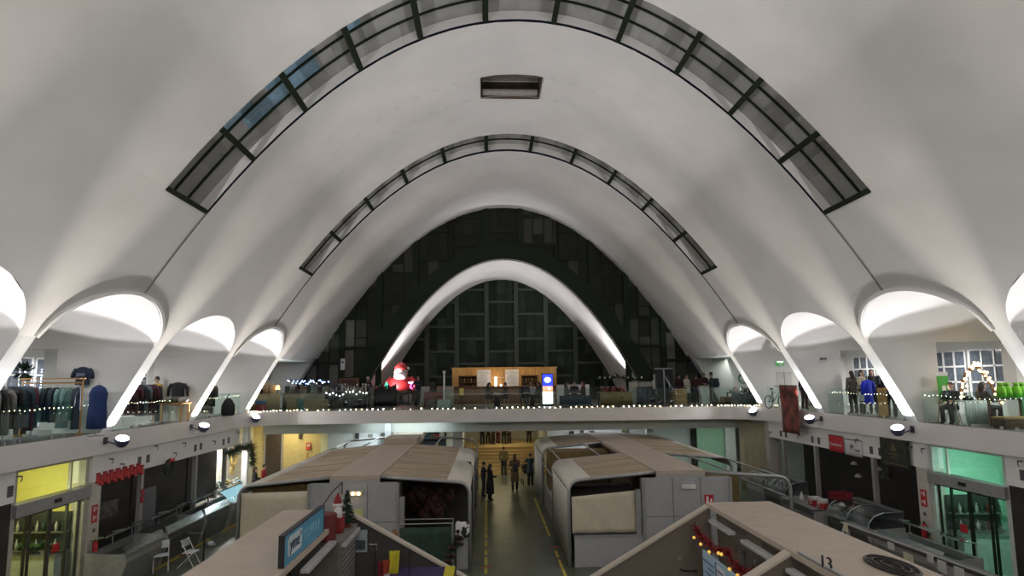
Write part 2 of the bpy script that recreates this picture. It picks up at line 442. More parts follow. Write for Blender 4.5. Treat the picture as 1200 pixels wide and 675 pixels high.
# small white vault (with thickness) and its back wall
mb = MB(); n = 48; rows = []
for Y in [YE-.36+i*(YB-YE+.36)/6 for i in range(7)]: rows.append(par(WI, HI, n, Y))
mb.grid(rows)
struct('ceiling.003', mb, WHITE, smooth=True, fix=False)
win4 = empty('window_4', (0, YB, M), kind='structure')
mbp = MB(); mbm = MB(); mbf = MB(); rnd = random.Random(11)
PG2 = [mat('back_pane_%d' % i, c, .55, var=.25, scale=2, spec=.15) for i, c in enumerate([(.010, .016, .012), (.016, .025, .018), (.027, .038, .029)])]
for ci in range(1, len(COLS)-2):
    xa, xb = COLS[ci], COLS[ci+1]; off = .85 if ci % 2 else 0; z = -.9+off
    while z < HI:
        xs = [xa, xa+(xb-xa)*.34, xa+(xb-xa)*.66, xb]
        for q in range(3):
            for (za, zb) in (((z, z+1.72),) if q != 1 else ((z, z+.6), (z+.6, z+1.72))):
                mbp.cur = rnd.choice((0, 0, 1, 1, 2)); mbp.quad((xs[q], 0, za), (xs[q+1], 0, za), (xs[q+1], 0, zb), (xs[q], 0, zb))
        for q in (1, 2): mbm.box(xs[q]-.02, xs[q]+.02, -.04, 0, z, z+1.72)
        mbf.box(xa, xb, -.08, 0, z-.08, z+.08); z += 1.72
for x in COLS[1:-1]: mbf.box(x-.15, x+.15, -.12, 0, 0, HI)
GR2 = mat('green_steel_inner', (.020, .032, .020), .5, var=.15)
mesh_obj('pane', clip_panel(mbp, WI, HI, None), PG2, win4); mesh_obj('mullion', clip_panel(mbm, WI, HI, None), [DGREEN], win4); mesh_obj('frame', clip_panel(mbf, WI, HI, None), [GR2], win4)
# outer back walls of the gallery beside the end wall
for s in (-1, 1): struct('wall_back', MB().box(s*11.6, s*XO, YE+.02, YE+.25, M, M+2.9), WALLW)
# ================================================================== LOWER HALL: SIDE SHOP FRONTS
XW = 12.42
HDR = mat('header_panel_white', (.80, .79, .78), .6, var=.04)
PIL = mat('pillar_cream', (.52, .49, .43), .6, var=.05)
VENT = mat('vent_grey', (.11, .11, .11), .6, var=.15)
DIV = mat('divider_aluminium', (.40, .39, .38), .45, .3, var=.05)
SHUT = mat('dark_shutter', (.026, .021, .018), .55, var=.25, scale=2)
INTER = mat('shop_interior_dark', (.045, .04, .036), .7, var=.2, scale=2)
for s in (-1, 1):
    side = wn[s]
    a = lambda x0, x1, *r: MB().box(s*x0, s*x1, *r)
    # header boards above the stalls, shop floor slab, back wall of the stalls
    struct(side, a(XW-.05, XW+.15, 18.55, 28.35, 2.93, 3.71), HDR)
    struct(side, a(XW-.05, XW+.15, 8.0, 15.25, 2.93, 3.71), HDR)
    struct('pillar', a(XW-.08, XW+.45, 18.03, 18.55, 2.93, 3.71), HDR)
    struct('pillar', a(XW-.06, XW+.45, 18.05, 18.53, 0, 2.93), PIL)
    struct('pillar', a(XW-.06, XW+.45, 28.35, 28.75, 0, 3.71) if s > 0 else a(12.25, 12.5, 29.05, 29.3, 0, 3.71), PIL if s > 0 else HDR)
    struct(side, a(XW+1.6, XW+1.75, 18.5, 28.4, 0, 3.71), INTER)
    struct(side, a(XW+.1, XW+1.7, 18.5, 18.56, 0, 3.0), INTER)
    struct(side, a(XW, XW+.15, 8.0, 15.25, 0, 2.93), SHUT)
    struct('ceiling_lower', a(XW, XW+4, 18.5, 28.4, 3.0, 3.05), INTER)
    for y in (20.75, 24.45, 27.12): struct('pillar', a(XW-.02, XW+.12, y-.07, y+.07, 0, 2.93), DIV)
    # closed dark shutters of the stalls
    for (y0, y1) in ((18.56, 20.68), (20.82, 24.38), (24.52, 27.05)):
        if s < 0:
            mb = a(XW+.35, XW+.40, y0, y1, .9, 2.93)
            for q in range(9): mb.box(s*(XW+.335), s*(XW+.35), y0, y1, 1.0+q*.22, 1.02+q*.22)
            struct('window_%d' % (5+int(y0)), mb, SHUT)
    # vents, number plates and hooks on the header boards
# shop front doors with their transoms
def shop_door(s, lightc, mats, n):
    d = empty('door_%d' % n, (s*XW, 16.7, 0), kind='structure')
    L = lambda mb, nm, m: mb.build(nm, m, d, loc=(-s*XW, -16.7, 0))
    y0, y1 = 15.25, 18.03
    FR = mats[0]
    fr = MB().box(s*(XW), s*(XW+.2), y0, y0+.14, 0, 3.71).box(s*XW, s*(XW+.2), y1-.14, y1, 0, 3.71).box(s*XW, s*(XW+.2), y0+.14, y1-.14, 3.62, 3.71)
    L(fr, 'door_frame', FR)
    L(MB().box(s*(XW-.12), s*(XW+.2), y0+.02, y1-.02, 2.55, 2.86).box(s*(XW-.13), s*(XW-.12), 16.5, 16.8, 2.65, 2.78), 'operator_box', GALV)
    L(MB().box(s*(XW-.15), s*(XW-.12), 16.52, 16.78, 2.66, 2.76), 'motion_sensor', BLACK)
    yy = [y0+.14, 15.95, 16.65, 17.35, y1-.14]
    for i in range(4):
        o = .10 if i in (0, 3) else .04
        mb = MB().box(s*(XW+o), s*(XW+o+.045), yy[i], yy[i]+.06, .02, 2.55).box(s*(XW+o), s*(XW+o+.045), yy[i+1]-.06, yy[i+1], .02, 2.55)
        mb.box(s*(XW+o), s*(XW+o+.045), yy[i]+.06, yy[i+1]-.06, .02, .12).box(s*(XW+o), s*(XW+o+.045), yy[i]+.06, yy[i+1]-.06, 2.47, 2.55)
        leaf = L(mb, 'door_leaf', DGREEN if s > 0 else mat('door_aluminium_dark', (.06, .06, .055), .5, .3))
        g = MB().box(s*(XW+o+.018), s*(XW+o+.026), yy[i]+.06, yy[i+1]-.06, .12, 2.47).build('glass', GLASS2, leaf)
    L(MB().box(s*(XW+.09), s*(XW+.10), y0+.14, y1-.14, 2.86, 3.62), 'transom_glass', GLASS2)
    L(MB().box(s*(XW+.05), s*(XW+.13), 17.35, 17.41, 2.86, 3.62), 'transom_bar', FR)
    # vestibule behind
    V = mats[1]
    struct(wn[s], MB().box(s*(XW+2.2), s*(XW+2.3), 14.8, 18.4, 0, 3.7), V)
    struct(wn[s], MB().box(s*(XW+.22), s*(XW+2.2), 18.06, 18.16, 0, 3.7), V)
    struct(wn[s], MB().box(s*(XW+.22), s*(XW+2.2), 15.0, 15.1, 0, 3.7), V)
    struct('floor', MB().box(s*(XW+.22), s*(XW+2.2), 15.1, 18.06, 0, .012), mats[2])
    who = 'yellow' if s < 0 else 'mint'
    k = empty('shop_counter', (s*(XW+1.2), 17.72, .012)); tag(k, 'pale counter with dark bottle shelves inside the %s lit shop' % who, 'counter')
    MB().box(-.8, .8, -.28, .22, 0, 1.05).build('body', mat('counter_pale', (.55, .57, .55), .5), k, bevel=.01); MB().box(-.84, .84, -.32, .24, 1.05, 1.09).build('worktop', STEEL, k)
    MB().box(-.8, .8, .24, .30, 1.12, 2.15).build('shelf_back', mat('bottle_shelf_dark', (.03, .035, .035), .5), k)
    for z in (1.12, 1.62): MB().box(-.8, .8, .02, .24, z, z+.02).build('shelf', STEEL, k)
    for z in (1.14, 1.64):
        for i in range(9):
            b = empty('bottle', (s*(XW+1.2)-.7+.175*i, 17.72+.12, .016+z)); tag(b, 'small bottle on the shelf inside the %s lit shop' % who, 'bottle', 'bottles inside the %s lit shop' % who)
            MB().lathe([(.04, 0), (.04, .18), (.015, .23), (.015, .29)], n=9).build('glass_body', mat('bottle_%d' % (i % 3), [(.12, .02, .02), (.5, .5, .45), (.03, .07, .04)][i % 3], .2), b, smooth=True); MB().cyl((0, 0, .29), (0, 0, .31), .018, n=8).build('cap', BLACK, b)
    if s < 0:
        for i in range(2):
            pt_ = empty('potted_plant', (-(XW+.75+.5*i), 17.56, 1.106)); tag(pt_, 'leafy green plant on the counter inside the yellow lit shop', 'plant', 'plants inside the yellow lit shop'); rnd_ = random.Random(i); mb = MB()
            for q in range(60):
                dv = Vector((rnd_.gauss(0, 1), rnd_.gauss(0, 1), rnd_.uniform(.2, 1.5))).normalized(); p0 = Vector((0, 0, .15)); p1 = p0+dv*.24; w_ = dv.orthogonal().normalized()*.05; mb.add([p0, (p0+p1)/2-w_, p1, (p0+p1)/2+w_], [(0, 1, 2, 3)])
            mb.build('leaf_foliage', mat('leaf_green', (.05, .12, .03), .6), pt_, fix=False); MB().lathe([(.08, 0), (.11, .16), (.09, .16)], n=12).build('pot', GALV, pt_)
    # red push sticker on a leaf
    L(MB().box(s*(XW+.025), s*(XW+.035), 16.80, 17.05, .98+.35, 1.2+.35), 'red_sticker', RED)
shop_door(-1, 0, (mat('door_frame_beige', (.42, .40, .33), .5), mat('yellow_wall', (.70, .64, .16), .7, var=.05), mat('yellow_lino', (.5, .48, .2), .6)), 1)
shop_door(1, 0, (mat('door_frame_pale', (.50, .55, .50), .5), mat('mint_wall', (.34, .64, .48), .7, var=.05), mat('mint_lino', (.4, .5, .42), .6)), 2)
# far end under the gallery
FW = mat('far_wall_cool', (.62, .66, .68), .7, var=.04)
FY = mat('far_wall_yellow', (.72, .60, .28), .7, var=.05)
FG = mat('far_wall_mint', (.30, .50, .36), .7, var=.05)
FLG = mat('far_wall_grey', (.42, .44, .40), .7, var=.05)
def backwall(x0, x1, y, m, z1=3.71): struct('wall_back', MB().box(x0, x1, y, y+.12, 0, z1), m)
backwall(-16, -10.2, 33.6, FY)
backwall(-10.1, -7.2, 35.0, FW); backwall(-7.2, -2.6, 37.4, FW)
struct('wall_back', MB().box(-10.2, -10.1, 33.6, 35.12, 0, 3.71), FY); struct('wall_back', MB().box(-7.25, -7.15, 35, 37.4, 0, 3.71), FW)
struct('pillar', MB().box(-2.9, -2.35, 33.6, 34.1, 0, 3.71), FW); struct('pillar', MB().box(7.75, 8.1, 33.0, 33.4, 0, 3.71), WALLW); struct('pillar', MB().box(-6.2, -5.9, 31.0, 31.3, 0, 3.71), FW)
backwall(2.6, 8.0, 36.5, FW); backwall(8.0, 11.3, 36.4, FW)
struct('wall_back', MB().box(11.3, 12.9, 35.2, 35.3, 0, 3.71), FG)
struct('wall_back', MB().box(12.9, 13.5, 35.0, 35.1, 0, 3.71), WALLW)
struct('wall_back', MB().box(13.5, 16, 32.2, 32.3, 0, 3.71), WALLW)
backwall(-16, -2.75, 38.2, FLG); backwall(2.75, 16, 38.2, FLG)
# broad flight of timber steps in the middle
STEPM = mat('oak_steps', (.40, .27, .10), .5, var=.2, scale=2, stretch=(.3, 3, 3))
mb = MB()
for i in range(8): mb.box(-2.4, 2.6, 37.3+i*.42, 41.3, i*.165, (i+1)*.165)
struct('staircase', mb, STEPM)
struct('floor', MB().box(-2.6, 2.6, 40.9, 46, 1.2, 1.335), mat('upper_floor_timber', (.36, .27, .13), .4, var=.15))
struct('wall_back', MB().box(-7, 7, 45.5, 45.6, 1.3, 3.71), FLG)
for s in (-1, 1): struct(wn[s], MB().box(s*2.6, s*2.72, 37.2, 45.5, 0, 3.71), FLG)
struct('wall_back', MB().box(-2.6, 2.7, 46, 46.1, 1.2, 3.71), FLG)
# yellow dashed queue lines and short red marks on the aisle floor
LINES = empty('floor_marking', (0, 20, .0), kind='structure')
def line(x, y, ln, w=.09, m=YTAPE, ax='y'):
    mb = MB().box(x-w/2, x+w/2, y, y+ln, .0, .004) if ax == 'y' else MB().box(x, x+ln, y-w/2, y+w/2, .0, .004)
    o = mb.build('dash', m, LINES, loc=(0, -20, 0)); return o
rm = mat('red_floor_tape', (.5, .08, .06), .6)
random.seed(5)
for X in (-1.06, 1.28):
    y = 15.6
    while y < 29:
        if not (X > 0 and 20.6 < y < 22.3) and not (21.8 < y < 22.6): line(X, y, .75)
        y += random.choice((.82, .88, 1.05))
for (x, y) in ((-1.2, 19.2), (-1.15, 21.2), (1.12, 21.3), (1.5, 17.2), (1.9, 17.2), (-.95, 17.2)): line(x, y, .32, .09, rm, 'x')
for (y, ln) in ((19.7, 1.5), (22.3, 1.1), (24.4, 1.7)): line(-11.3, y, ln, .12)
for y in (21.4, 25.2): line(-11.45, y, .4, .12, rm, 'x')
# ================================================================== MARKET KIOSKS WITH TUBE ARCHES
AWN = mat('awning_canvas', (.38, .30, .21), .8, var=.18, scale=2.2, stretch=(.3, 1.2, 1))
AWNS = mat('awning_shoulder', (.60, .56, .49), .6, var=.04)
TIMB = mat('timber_slats', (.10, .07, .035), .7, var=.3, scale=4)
BROWN = mat('brown_interior', (.16, .11, .035), .7, var=.2)
ARCH_Y = [19.1, 23.7, 28.1, 32.6]
def profile(n=5):
    """awning outline: (distance from the ridge, height)"""
    p = [(0, 2.80), (2.40, 2.60)]
    for i in range(1, n+1):
        a = PI/2*i/n; p.append((2.40+.36*math.sin(a), 2.24+.36*math.cos(a)))
    return p+[(2.76, 0.0)]
PROF = profile()
def kiosk(sx, name, label, aisle, outer):
    """sx +1: the kiosk whose aisle side looks towards the smaller X. aisle / outer: what each of the three bays carries"""
    x0, x1 = (4.3, 5.85) if sx > 0 else (-5.83, -4.31)
    k = empty(name, ((x0+x1)/2, 19.1, 0)); tag(k, label, 'kiosk')
    off = (-(x0+x1)/2, -19.1, 0)
    P = lambda mb, nm, m, parent=None, **kw: mb.build(nm, m, parent or k, loc=off if not parent else None, **kw)
    P(MB().box(x0, x1, 19.0, 32.7, 2.72, 2.86), 'ridge_roof', BEIGE, bevel=.01)
    P(MB().box(x0+.1, x1-.1, 19.16, 32.5, 0, 2.72), 'core_wall', TIMB)
    bx0, bx1 = (3.86, 6.62) if sx > 0 else (-6.44, -3.76)
    mb = MB().box(bx0, bx1, 18.98, 19.16, 0, 2.64); P(mb, 'front_panel', GREY)
    mb = MB(); mb.box(x0, x1, 18.99, 19.14, 2.64, 2.72)
    P(mb, 'front_fascia', GREY)
    seam = mat('panel_seam', (.12, .12, .125), .6)
    mb = MB()
    for f in (.34, .66): mb.box(bx0+(bx1-bx0)*f-.008, bx0+(bx1-bx0)*f+.008, 18.97, 18.98, 0, 2.64)
    mb.box(bx0, bx1, 18.97, 18.98, 1.46, 1.476); P(mb, 'panel_seam', seam)
    for (xx, g) in ((bx0, 1), (bx1, -1)):
        mb = MB().box(xx-.05, xx+.05, 18.94, 19.2, .0, 2.62); P(mb, 'corner_post', GALV, bevel=.01)
    for side, bays, e, dirn in (('a', aisle, x0 if sx > 0 else x1, -sx), ('o', outer, x1 if sx > 0 else x0, sx)):
        pt = lambda d, z, y: (e+dirn*d, y, z)
        for j, y in enumerate(ARCH_Y):
            P(MB().tube([pt(d, z, y) for d, z in PROF], .055, 8), 'arch_tube', GALV, smooth=True)
        for d, z in ((.9, 2.78), (2.45, 2.62), (2.76, 1.95)):       # purlins along the bays
            for b in range(3):
                if bays[b][0] == 'open':
                    P(MB().tube([pt(d, z-.02, ARCH_Y[b]), pt(d, z-.02, ARCH_Y[b+1])], .032, 6), 'purlin', GALV)
        for b, spec in enumerate(bays):
            ya, yb = ARCH_Y[b]+.05, ARCH_Y[b+1]-.05
            if spec[0] == 'roof':
                rows = [[pt(d, z+.03, y) for d, z in ((.02, 2.80), (1.2, 2.70), (2.05, 2.63))] for y in (ya, (ya+yb)/2, yb)]
                cv = P(MB().grid(rows), 'awning_canvas', AWN, solid=.02, fix=True)
                for f in (.33, .67):
                    yy = ya+(yb-ya)*f; P(MB().prism([pt(.02, 2.842, yy), pt(2.05, 2.672, yy), pt(2.05, 2.680, yy), pt(.02, 2.850, yy)], (0, .035, 0)), 'canvas_seam', mat('canvas_seam', (.30, .24, .18), .8), cv)
                mb = MB()
                for yy in ((ya+yb)/2-.9, (ya+yb)/2+.7): mb.box(e+dirn*.05, e+dirn*2.0, yy-.015, yy+.015, 2.62, 2.63)
                sh = [(2.05, 2.66)]+[(d, z+.03) for d, z in PROF[1:-1]]
                P(MB().grid([[pt(d, z, y) for d, z in sh] for y in (ya, yb)]), 'shoulder_panel', AWNS, solid=.02, smooth=True)
            if spec[1] == 'curtain':
                P(MB().grid([[pt(2.77+.012*math.sin(i*1.3), z, ya+(yb-ya)*i/24) for i in range(25)] for z in (2.24, 1.2, .05)]), 'side_curtain', spec[2] if len(spec) > 2 else CREAM, solid=.015, smooth=True)
            elif spec[1] == 'counter':
                P(MB().box(min(e+dirn*2.2, e+dirn*2.7), max(e+dirn*2.2, e+dirn*2.7), ya, yb, 0, .95), 'counter', GREY, bevel=.01)
    return k, P
WHCUR = mat('white_side_curtain', (.62, .64, .65), .7, var=.04)
kR, PR = kiosk(1, 'market_kiosk', 'grey market kiosk with an uncovered roof bay and a lowered cream blind', [('roof', 'curtain', AWNS), ('open', 'counter'), ('roof', 'curtain', WHCUR)], [('open', 'none'), ('roof', 'none'), ('roof', 'none')])
kL, PL = kiosk(-1, 'market_kiosk', 'grey market kiosk with a dark goods bay and a lit lamp on its end wall', [('roof', 'none'), ('roof', 'none'), ('open', 'counter')], [('roof', 'curtain', CREAM), ('roof', 'curtain', CREAM), ('open', 'none')])
# end wall of the awning bays: blinds, low panels
PR(MB().box(1.68, 3.84, 18.99, 19.10, .0, .90), 'low_panel', GREY, bevel=.008)
PR(MB().box(1.66, 3.86, 18.96, 19.12, .90, .95), 'sill', GALV)
def blind(P, xa, xb, zt0, zt1, zb, y=19.05):
    rows = []
    for r in range(9):
        f = r/8; rows.append([(xa+(xb-xa)*c/16, y+.012*math.sin(c*.9+r), zb+((zt0+(zt1-zt0)*c/16)-zb)*f) for c in range(17)])
    P(MB().grid(rows), 'roller_blind', CREAM, solid=.012, smooth=True)
blind(PR, 1.62, 3.62, 2.10, 2.26, .99)
PR(MB().cyl((1.62, 19.05, .98), (3.66, 19.05, .98), .025, n=8), 'blind_bar', BLACK)
PR(MB().box(3.62, 3.78, 18.98, 19.12, .95, 2.3), 'blind_guide', GALV)
mb = MB().box(5.08, 5.5, 18.88, 18.98, 2.30, 2.43); PR(mb, 'wall_lamp', mat('lamp_cover_off', (.62, .62, .6), .4), bevel=.02)
PR(MB().box(6.62, 8.0, 18.99, 19.1, 0, 1.55), 'outer_panel', GREY, bevel=.008)
# dark fittings seen through the open bay
PR(MB().box(1.9, 4.2, 22.0, 22.6, 0, 1.9), 'shelf_unit', DARK)
PR(MB().box(1.7, 4.28, 26.6, 27.95, 0, 2.57), 'brown_partition', BROWN)
PR(MB().box(6.0, 8.4, 22.6, 23.4, 0, 2.1), 'brown_partition', BROWN)
mb = MB()
for i in range(14): mb.box(3.0+i*.09, 3.05+i*.09, 26.44, 26.49, .4, 2.35)
PR(mb, 'slat_screen', TIMB)
# the other kiosk: cream blind on the outer bay, dark goods bay, second raised roof
blind(PL, -8.50, -6.46, 2.38, 2.42, .4)
PL(MB().box(-5.75, -4.25, 28.2, 33.2, 2.86, 3.12), 'raised_roof', BEIGE, bevel=.01)
PL(MB().box(-1.95, -1.6, 19.1, 19.18, 0, 1.15), 'low_panel', GREY)
lampo = PL(MB().box(-5.20, -4.82, 18.90, 18.98, 2.28, 2.42), 'wall_lamp', mat('lamp_cover_lit', (.5, .42, .3), .5), bevel=.02)
for bx_ in (-5.10, -4.93): PL(MB().ball((bx_, 18.88, 2.34), .045), 'lamp_bulb', emis('warm_bulb', (1, .72, .38), 14))
PL(MB().box(-5.22, -4.80, 18.93, 18.975, 1.56, 1.86), 'notice_sheet', mat('yellow_paper', (.55, .56, .22), .7, var=.15, scale=20))
PL(MB().box(-3.70, -3.55, 18.98, 19.12, .9, 2.2), 'blind_guide', GALV)
PL(MB().box(-4.25, -1.62, 23.5, 23.6, 0, 2.62), 'inner_partition', DARK)
PL(MB().box(-8.4, -5.9, 22.4, 22.5, 0, 2.4), 'inner_partition', BROWN)
PL(MB().box(-8.4, -6.5, 19.6, 19.65, 2.2, 2.55), 'inner_board', BROWN)
# ================================================================== OPEN STALL ROWS NEAR THE CAMERA
PART = mat('stall_panel_taupe', (.17, .14, .11), .6, var=.08, scale=2)
CAP = mat('stall_cap_beige', (.52, .46, .38), .6, var=.05)
LAMPH = mat('strip_lamp_housing', (.50, .50, .50), .4, .2)
def stall_row(name, label, s, rx0, rx1, parts, pm=None):
    k = empty(name, (s*4.1, 9, 0)); tag(k, label, 'market stall')
    off = (-s*4.1, -9, 0)
    P = lambda mb, nm, m, parent=None, **kw: mb.build(nm, m, parent or k, loc=off if not parent else None, **kw)
    for y in parts:
        poly = [(s*4.14, y-.05, 2.80), (s*1.28, y-.05, 1.195), (s*1.28, y-.05, 0), (s*4.14, y-.05, 0)]
        P(MB().prism(poly, (0, .10, 0)), 'partition_panel', pm or PART)
        P(MB().prism([(s*4.16, y-.12, 2.82), (s*1.24, y-.12, 1.18), (s*1.24, y-.12, 1.23), (s*4.16, y-.12, 2.87)], (0, .22, 0)), 'partition_cap', CAP)
    return k, P
kR2, PR2 = stall_row('market_stall', 'taupe market stall carrying a black 13 on its beige flat roof', 1, 4.08, 5.65, (14.05, 10.3, 6.5))
PR2(MB().box(4.08, 5.62, 3.5, 14.15, 2.76, 2.86), 'flat_roof', BEIGE, bevel=.008)
PR2(MB().box(4.3, 5.5, 3.6, 14.05, 0, 2.76), 'core_wall', PART)
def lampbar(P, s, y0, y1, x=4.0, z=2.62):
    P(MB().box(min(s*(x-.09), s*(x+.06)), max(s*(x-.09), s*(x+.06)), y0, y1, z, z+.07), 'strip_lamp', LAMPH, bevel=.01)
for (pa, pb) in (((834, 599), (858, 614)), ((872, 619), (908, 641)), ((925, 648), (966, 674))):
    a, b = atX(*pa, 4.0), atX(*pb, 4.0); lampbar(PR2, 1, min(a.y, b.y), max(a.y, b.y), 4.0, 2.55)
o13 = text('stall_number', '13', BLACK, .26, facing(Vector(atX(968, 660, 4.12))-Vector((4.1, 9, 0)), (.25, -.97, 0), (0, 0, 1)), kR2, .01)
PR2(MB().box(4.1, 4.16, 8.5, 10.0, 2.87, 2.90), 'roof_edge_strip', GALV)
# glass door and shelf inside the stall
for y in (11.9, 12.6):
    PR2(MB().box(4.20, 4.28, y-.04, y+.04, .1, 2.2), 'door_post', STEEL)
PR2(MB().box(4.22, 4.29, 11.0, 11.8, .9, 2.0), 'glazed_hatch', mat('hatch_glass', (.18, .2, .19), .2))
PR2(MB().box(3.5, 4.3, 10.4, 13.9, .95, 1.0), 'counter_shelf', STEEL)
# door handle bar and switch on the partition
hb = atY(798, 667, 13.98); hb2 = atY(815, 668, 13.98)
PR2(MB().tube([hb, hb+Vector((0, -.09, 0)), hb2+Vector((0, -.09, 0)), hb2], .018, 6), 'pull_handle', BLACK)
sp = atY(797, 655, 13.97); PR2(MB().cbox(sp, (.08, .05, .09)), 'switch_box', GALV, bevel=.01)
# notice board with printed sheets
nb = empty('notice_board', (3.55, 12.0, 1.55)); tag(nb, 'pale blue notice board with printed sheets inside the stall with the black 13', 'notice board')
BLUEP = mat('pale_blue_board', (.42, .58, .70), .5, var=.04)
MB().box(-.02, .02, -1.0, .9, -.55, .60).build('board', BLUEP, nb)
MB().box(-.03, -.02, -.28, .12, -.5, .52).build('paper_sheet', mat('white_paper', (.72, .72, .74), .7), nb)
MB().box(-.032, -.021, .12, .17, -.5, .56).build('purple_strip', mat('purple_print', (.10, .08, .2), .6), nb)
INK = mat('blue_ink', (.05, .12, .32), .6)
mb = MB(); random.seed(2)
for i in range(9):
    for (a, b) in ((.25, .85), (-.24, .08), (-.92, -.35)):
        w = (b-a)*random.uniform(.5, 1); mb.box(-.034, -.0305, a, a+w, .42-i*.11, .445-i*.11)
mb.build('printed_lines', INK, nb)
# tinsel garland with gold baubles under the roof edge
def garland(name, label, cat, pts, m, r=.07, seg=46, parent_m=None, seed=1):
    g = empty(name, pts[0]); tag(g, label, cat); rnd = random.Random(seed)
    mb = MB(); L = []
    for i in range(seg+1):
        t = i/seg*(len(pts)-1); k = min(int(t), len(pts)-2); f = t-k
        L.append(Vector(pts[k]).lerp(Vector(pts[k+1]), f)-Vector(pts[0])+Vector((0, 0, -.10*math.sin(PI*f))))
    mb.tube(L, .018, 5)
    for p in L:
        for q in range(9):
            d = Vector((rnd.gauss(0, 1), rnd.gauss(0, 1), rnd.gauss(0, 1))).normalized()*r*rnd.uniform(.7, 1.4); w = d.orthogonal().normalized()*.018
            mb.add([p-w, p+w, p+d], [(0, 1, 2)])
    mb.build('tinsel', m, g, fix=False); return g, L
TINR = mat('red_tinsel', (.17, .006, .008), .35, .3, var=.5, scale=30)
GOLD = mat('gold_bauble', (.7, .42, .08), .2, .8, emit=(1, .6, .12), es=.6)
gar, L = garland('tinsel_garland', 'dark red tinsel garland with gold baubles under the beige stall roof edge', 'garland', [(3.66, 13.7, 2.45), (3.66, 12.9, 2.30), (3.66, 11.9, 2.42), (3.66, 11.2, 2.25), (3.66, 10.7, 2.4)], TINR, .14, 70)
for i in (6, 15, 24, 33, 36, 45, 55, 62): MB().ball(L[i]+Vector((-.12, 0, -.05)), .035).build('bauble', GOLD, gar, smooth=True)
# little things on the stall roof
tb = empty('wire_tray', tuple(atZ(1045, 664, 2.865))); tag(tb, 'dark oval wire tray lying on the beige stall roof', 'tray')
mb = MB()
for r in (.14, .24, .34): mb.tube([(r*.8*math.cos(a), r*1.5*math.sin(a), .02) for a in [2*PI*i/20 for i in range(21)]], .022, 5, cap=False)
for i in range(7): x = -.24+.08*i; mb.tube([(x, -.42*math.sqrt(max(0, 1-(x/.3)**2)), .02), (x, .42*math.sqrt(max(0, 1-(x/.3)**2)), .02)], .014, 4)
mb.build('wire_grid', BLACK, tb)
# awning rail beyond the roof with hanging price cards
ra, rb_ = atX(990, 614, 8.4), atX(1176, 677, 8.4); rb_.z = ra.z+.12
rail = empty('awning_rail', (8.4, ra.y, 0)); tag(rail, 'long dark awning rail with hanging cream price cards beside the stall roof', 'rail')
ro = Vector((8.4, ra.y, 0))
MB().prism([Vector((-.09, 0, ra.z-.05)), Vector((.09, 0, ra.z-.05)), Vector((.09, 0, ra.z+.05)), Vector((-.09, 0, ra.z+.05))], (0, rb_.y-ra.y-1.5, .15)).build('cassette', mat('cassette_dark', (.10, .09, .085), .4, .3), rail)
MB().tube([(-.11, .0, ra.z+.05), (-.11, rb_.y-ra.y-1.5, ra.z+.20)], .022, 6).build('front_bar', STEEL, rail)
MB().tube([(0, .0, ra.z), (-.5, -.35, ra.z-.75), (-.9, -.35, ra.z-.8)], .03, 6).build('folding_arm', STEEL, rail)
for f in (.02, .95): MB().tube([(0, (rb_.y-ra.y-1.5)*f, 0), (0, (rb_.y-ra.y-1.5)*f, ra.z)], .045, 8).build('rail_post', GALV, rail)
CARD = mat('cream_card', (.60, .55, .40), .7, var=.08); WCARD = mat('white_card', (.55, .55, .52), .7, var=.08)
for (px, py, w, h, m) in ((991, 618, .16, .22, CARD), (1065, 660, .30, .40, CARD), (1044, 640, .2, .16, WCARD), (1090, 654, .16, .18, WCARD), (1104, 664, .22, .22, WCARD), (1124, 672, .24, .22, WCARD)):
    p = atX(px, py, 8.2)-ro; MB().box(p.x-.01, p.x+.01, p.y-w/2, p.y+w/2, p.z-h/2, p.z+h/2).build('price_card', m, rail)
# ---- the row opposite
kL2, PL2 = stall_row('market_stall', 'taupe market stall with a blue lettered sign along its beige flat roof', -1, 4.1, 5.6, (14.05, 6.3), mat('stall_panel_black', (.045, .04, .038), .6, var=.1))
PL2(MB().box(-5.62, -4.12, 3.5, 12.35, 2.76, 2.86).box(-5.62, -4.9, 12.35, 14.15, 2.76, 2.86), 'flat_roof', BEIGE, bevel=.008)
PL2(MB().box(-5.5, -4.92, 3.6, 14.05, 0, 2.76), 'core_wall', PART)
lampbar(PL2, -1, 10.4, 12.2, 4.02, 2.60); lampbar(PL2, -1, 6.5, 9.8, 4.02, 2.60)
sg = empty('roof_sign', (-4.2, 10.95, 2.87)); tag(sg, 'blue sign with a white square logo standing on the roof edge', 'sign')
SBLUE = mat('sign_blue', (.10, .33, .50), .45, var=.06)
MB().box(-.04, .04, -1.13, 1.13, 0, .47).build('sign_panel', SBLUE, sg)
mb = MB(); mb.box(-.045, .05, -1.15, 1.15, .47, .49); mb.box(-.045, .05, -1.15, -1.13, 0, .47); mb.box(-.045, .05, 1.13, 1.15, 0, .47); mb.build('sign_frame', BLACK, sg)
WS = mat('sign_white', (.62, .68, .70), .5)
mb = MB()
for (a, b, c, d) in ((-.95, -.25, .10, .125), (-.95, -.25, .385, .41), (-.95, -.925, .10, .41), (-.275, -.25, .10, .41)): mb.box(.04, .048, a, b, c, d)
mb.box(.04, .044, -.92, -.28, .125, .385); mb.build('logo_square', WS, sg)
text('logo_lettering', 'yme', mat('sign_navy', (.02, .05, .09), .5), .30, facing((.052, -.62, .27), (0, 1, 0), (0, 0, 1)), sg, .003)
text('logo_superscript', '2', mat('sign_navy', (.02, .05, .09), .5), .12, facing((.052, -.33, .34), (0, 1, 0), (0, 0, 1)), sg, .003)
mb = MB()
for i in range(6): y = -.08+i*.17; mb.box(.04, .046, y, y+.03, .16, .32).box(.04, .046, y+.03, y+.10, (.29, .16, .23)[i % 3], (.32, .19, .26)[i % 3])
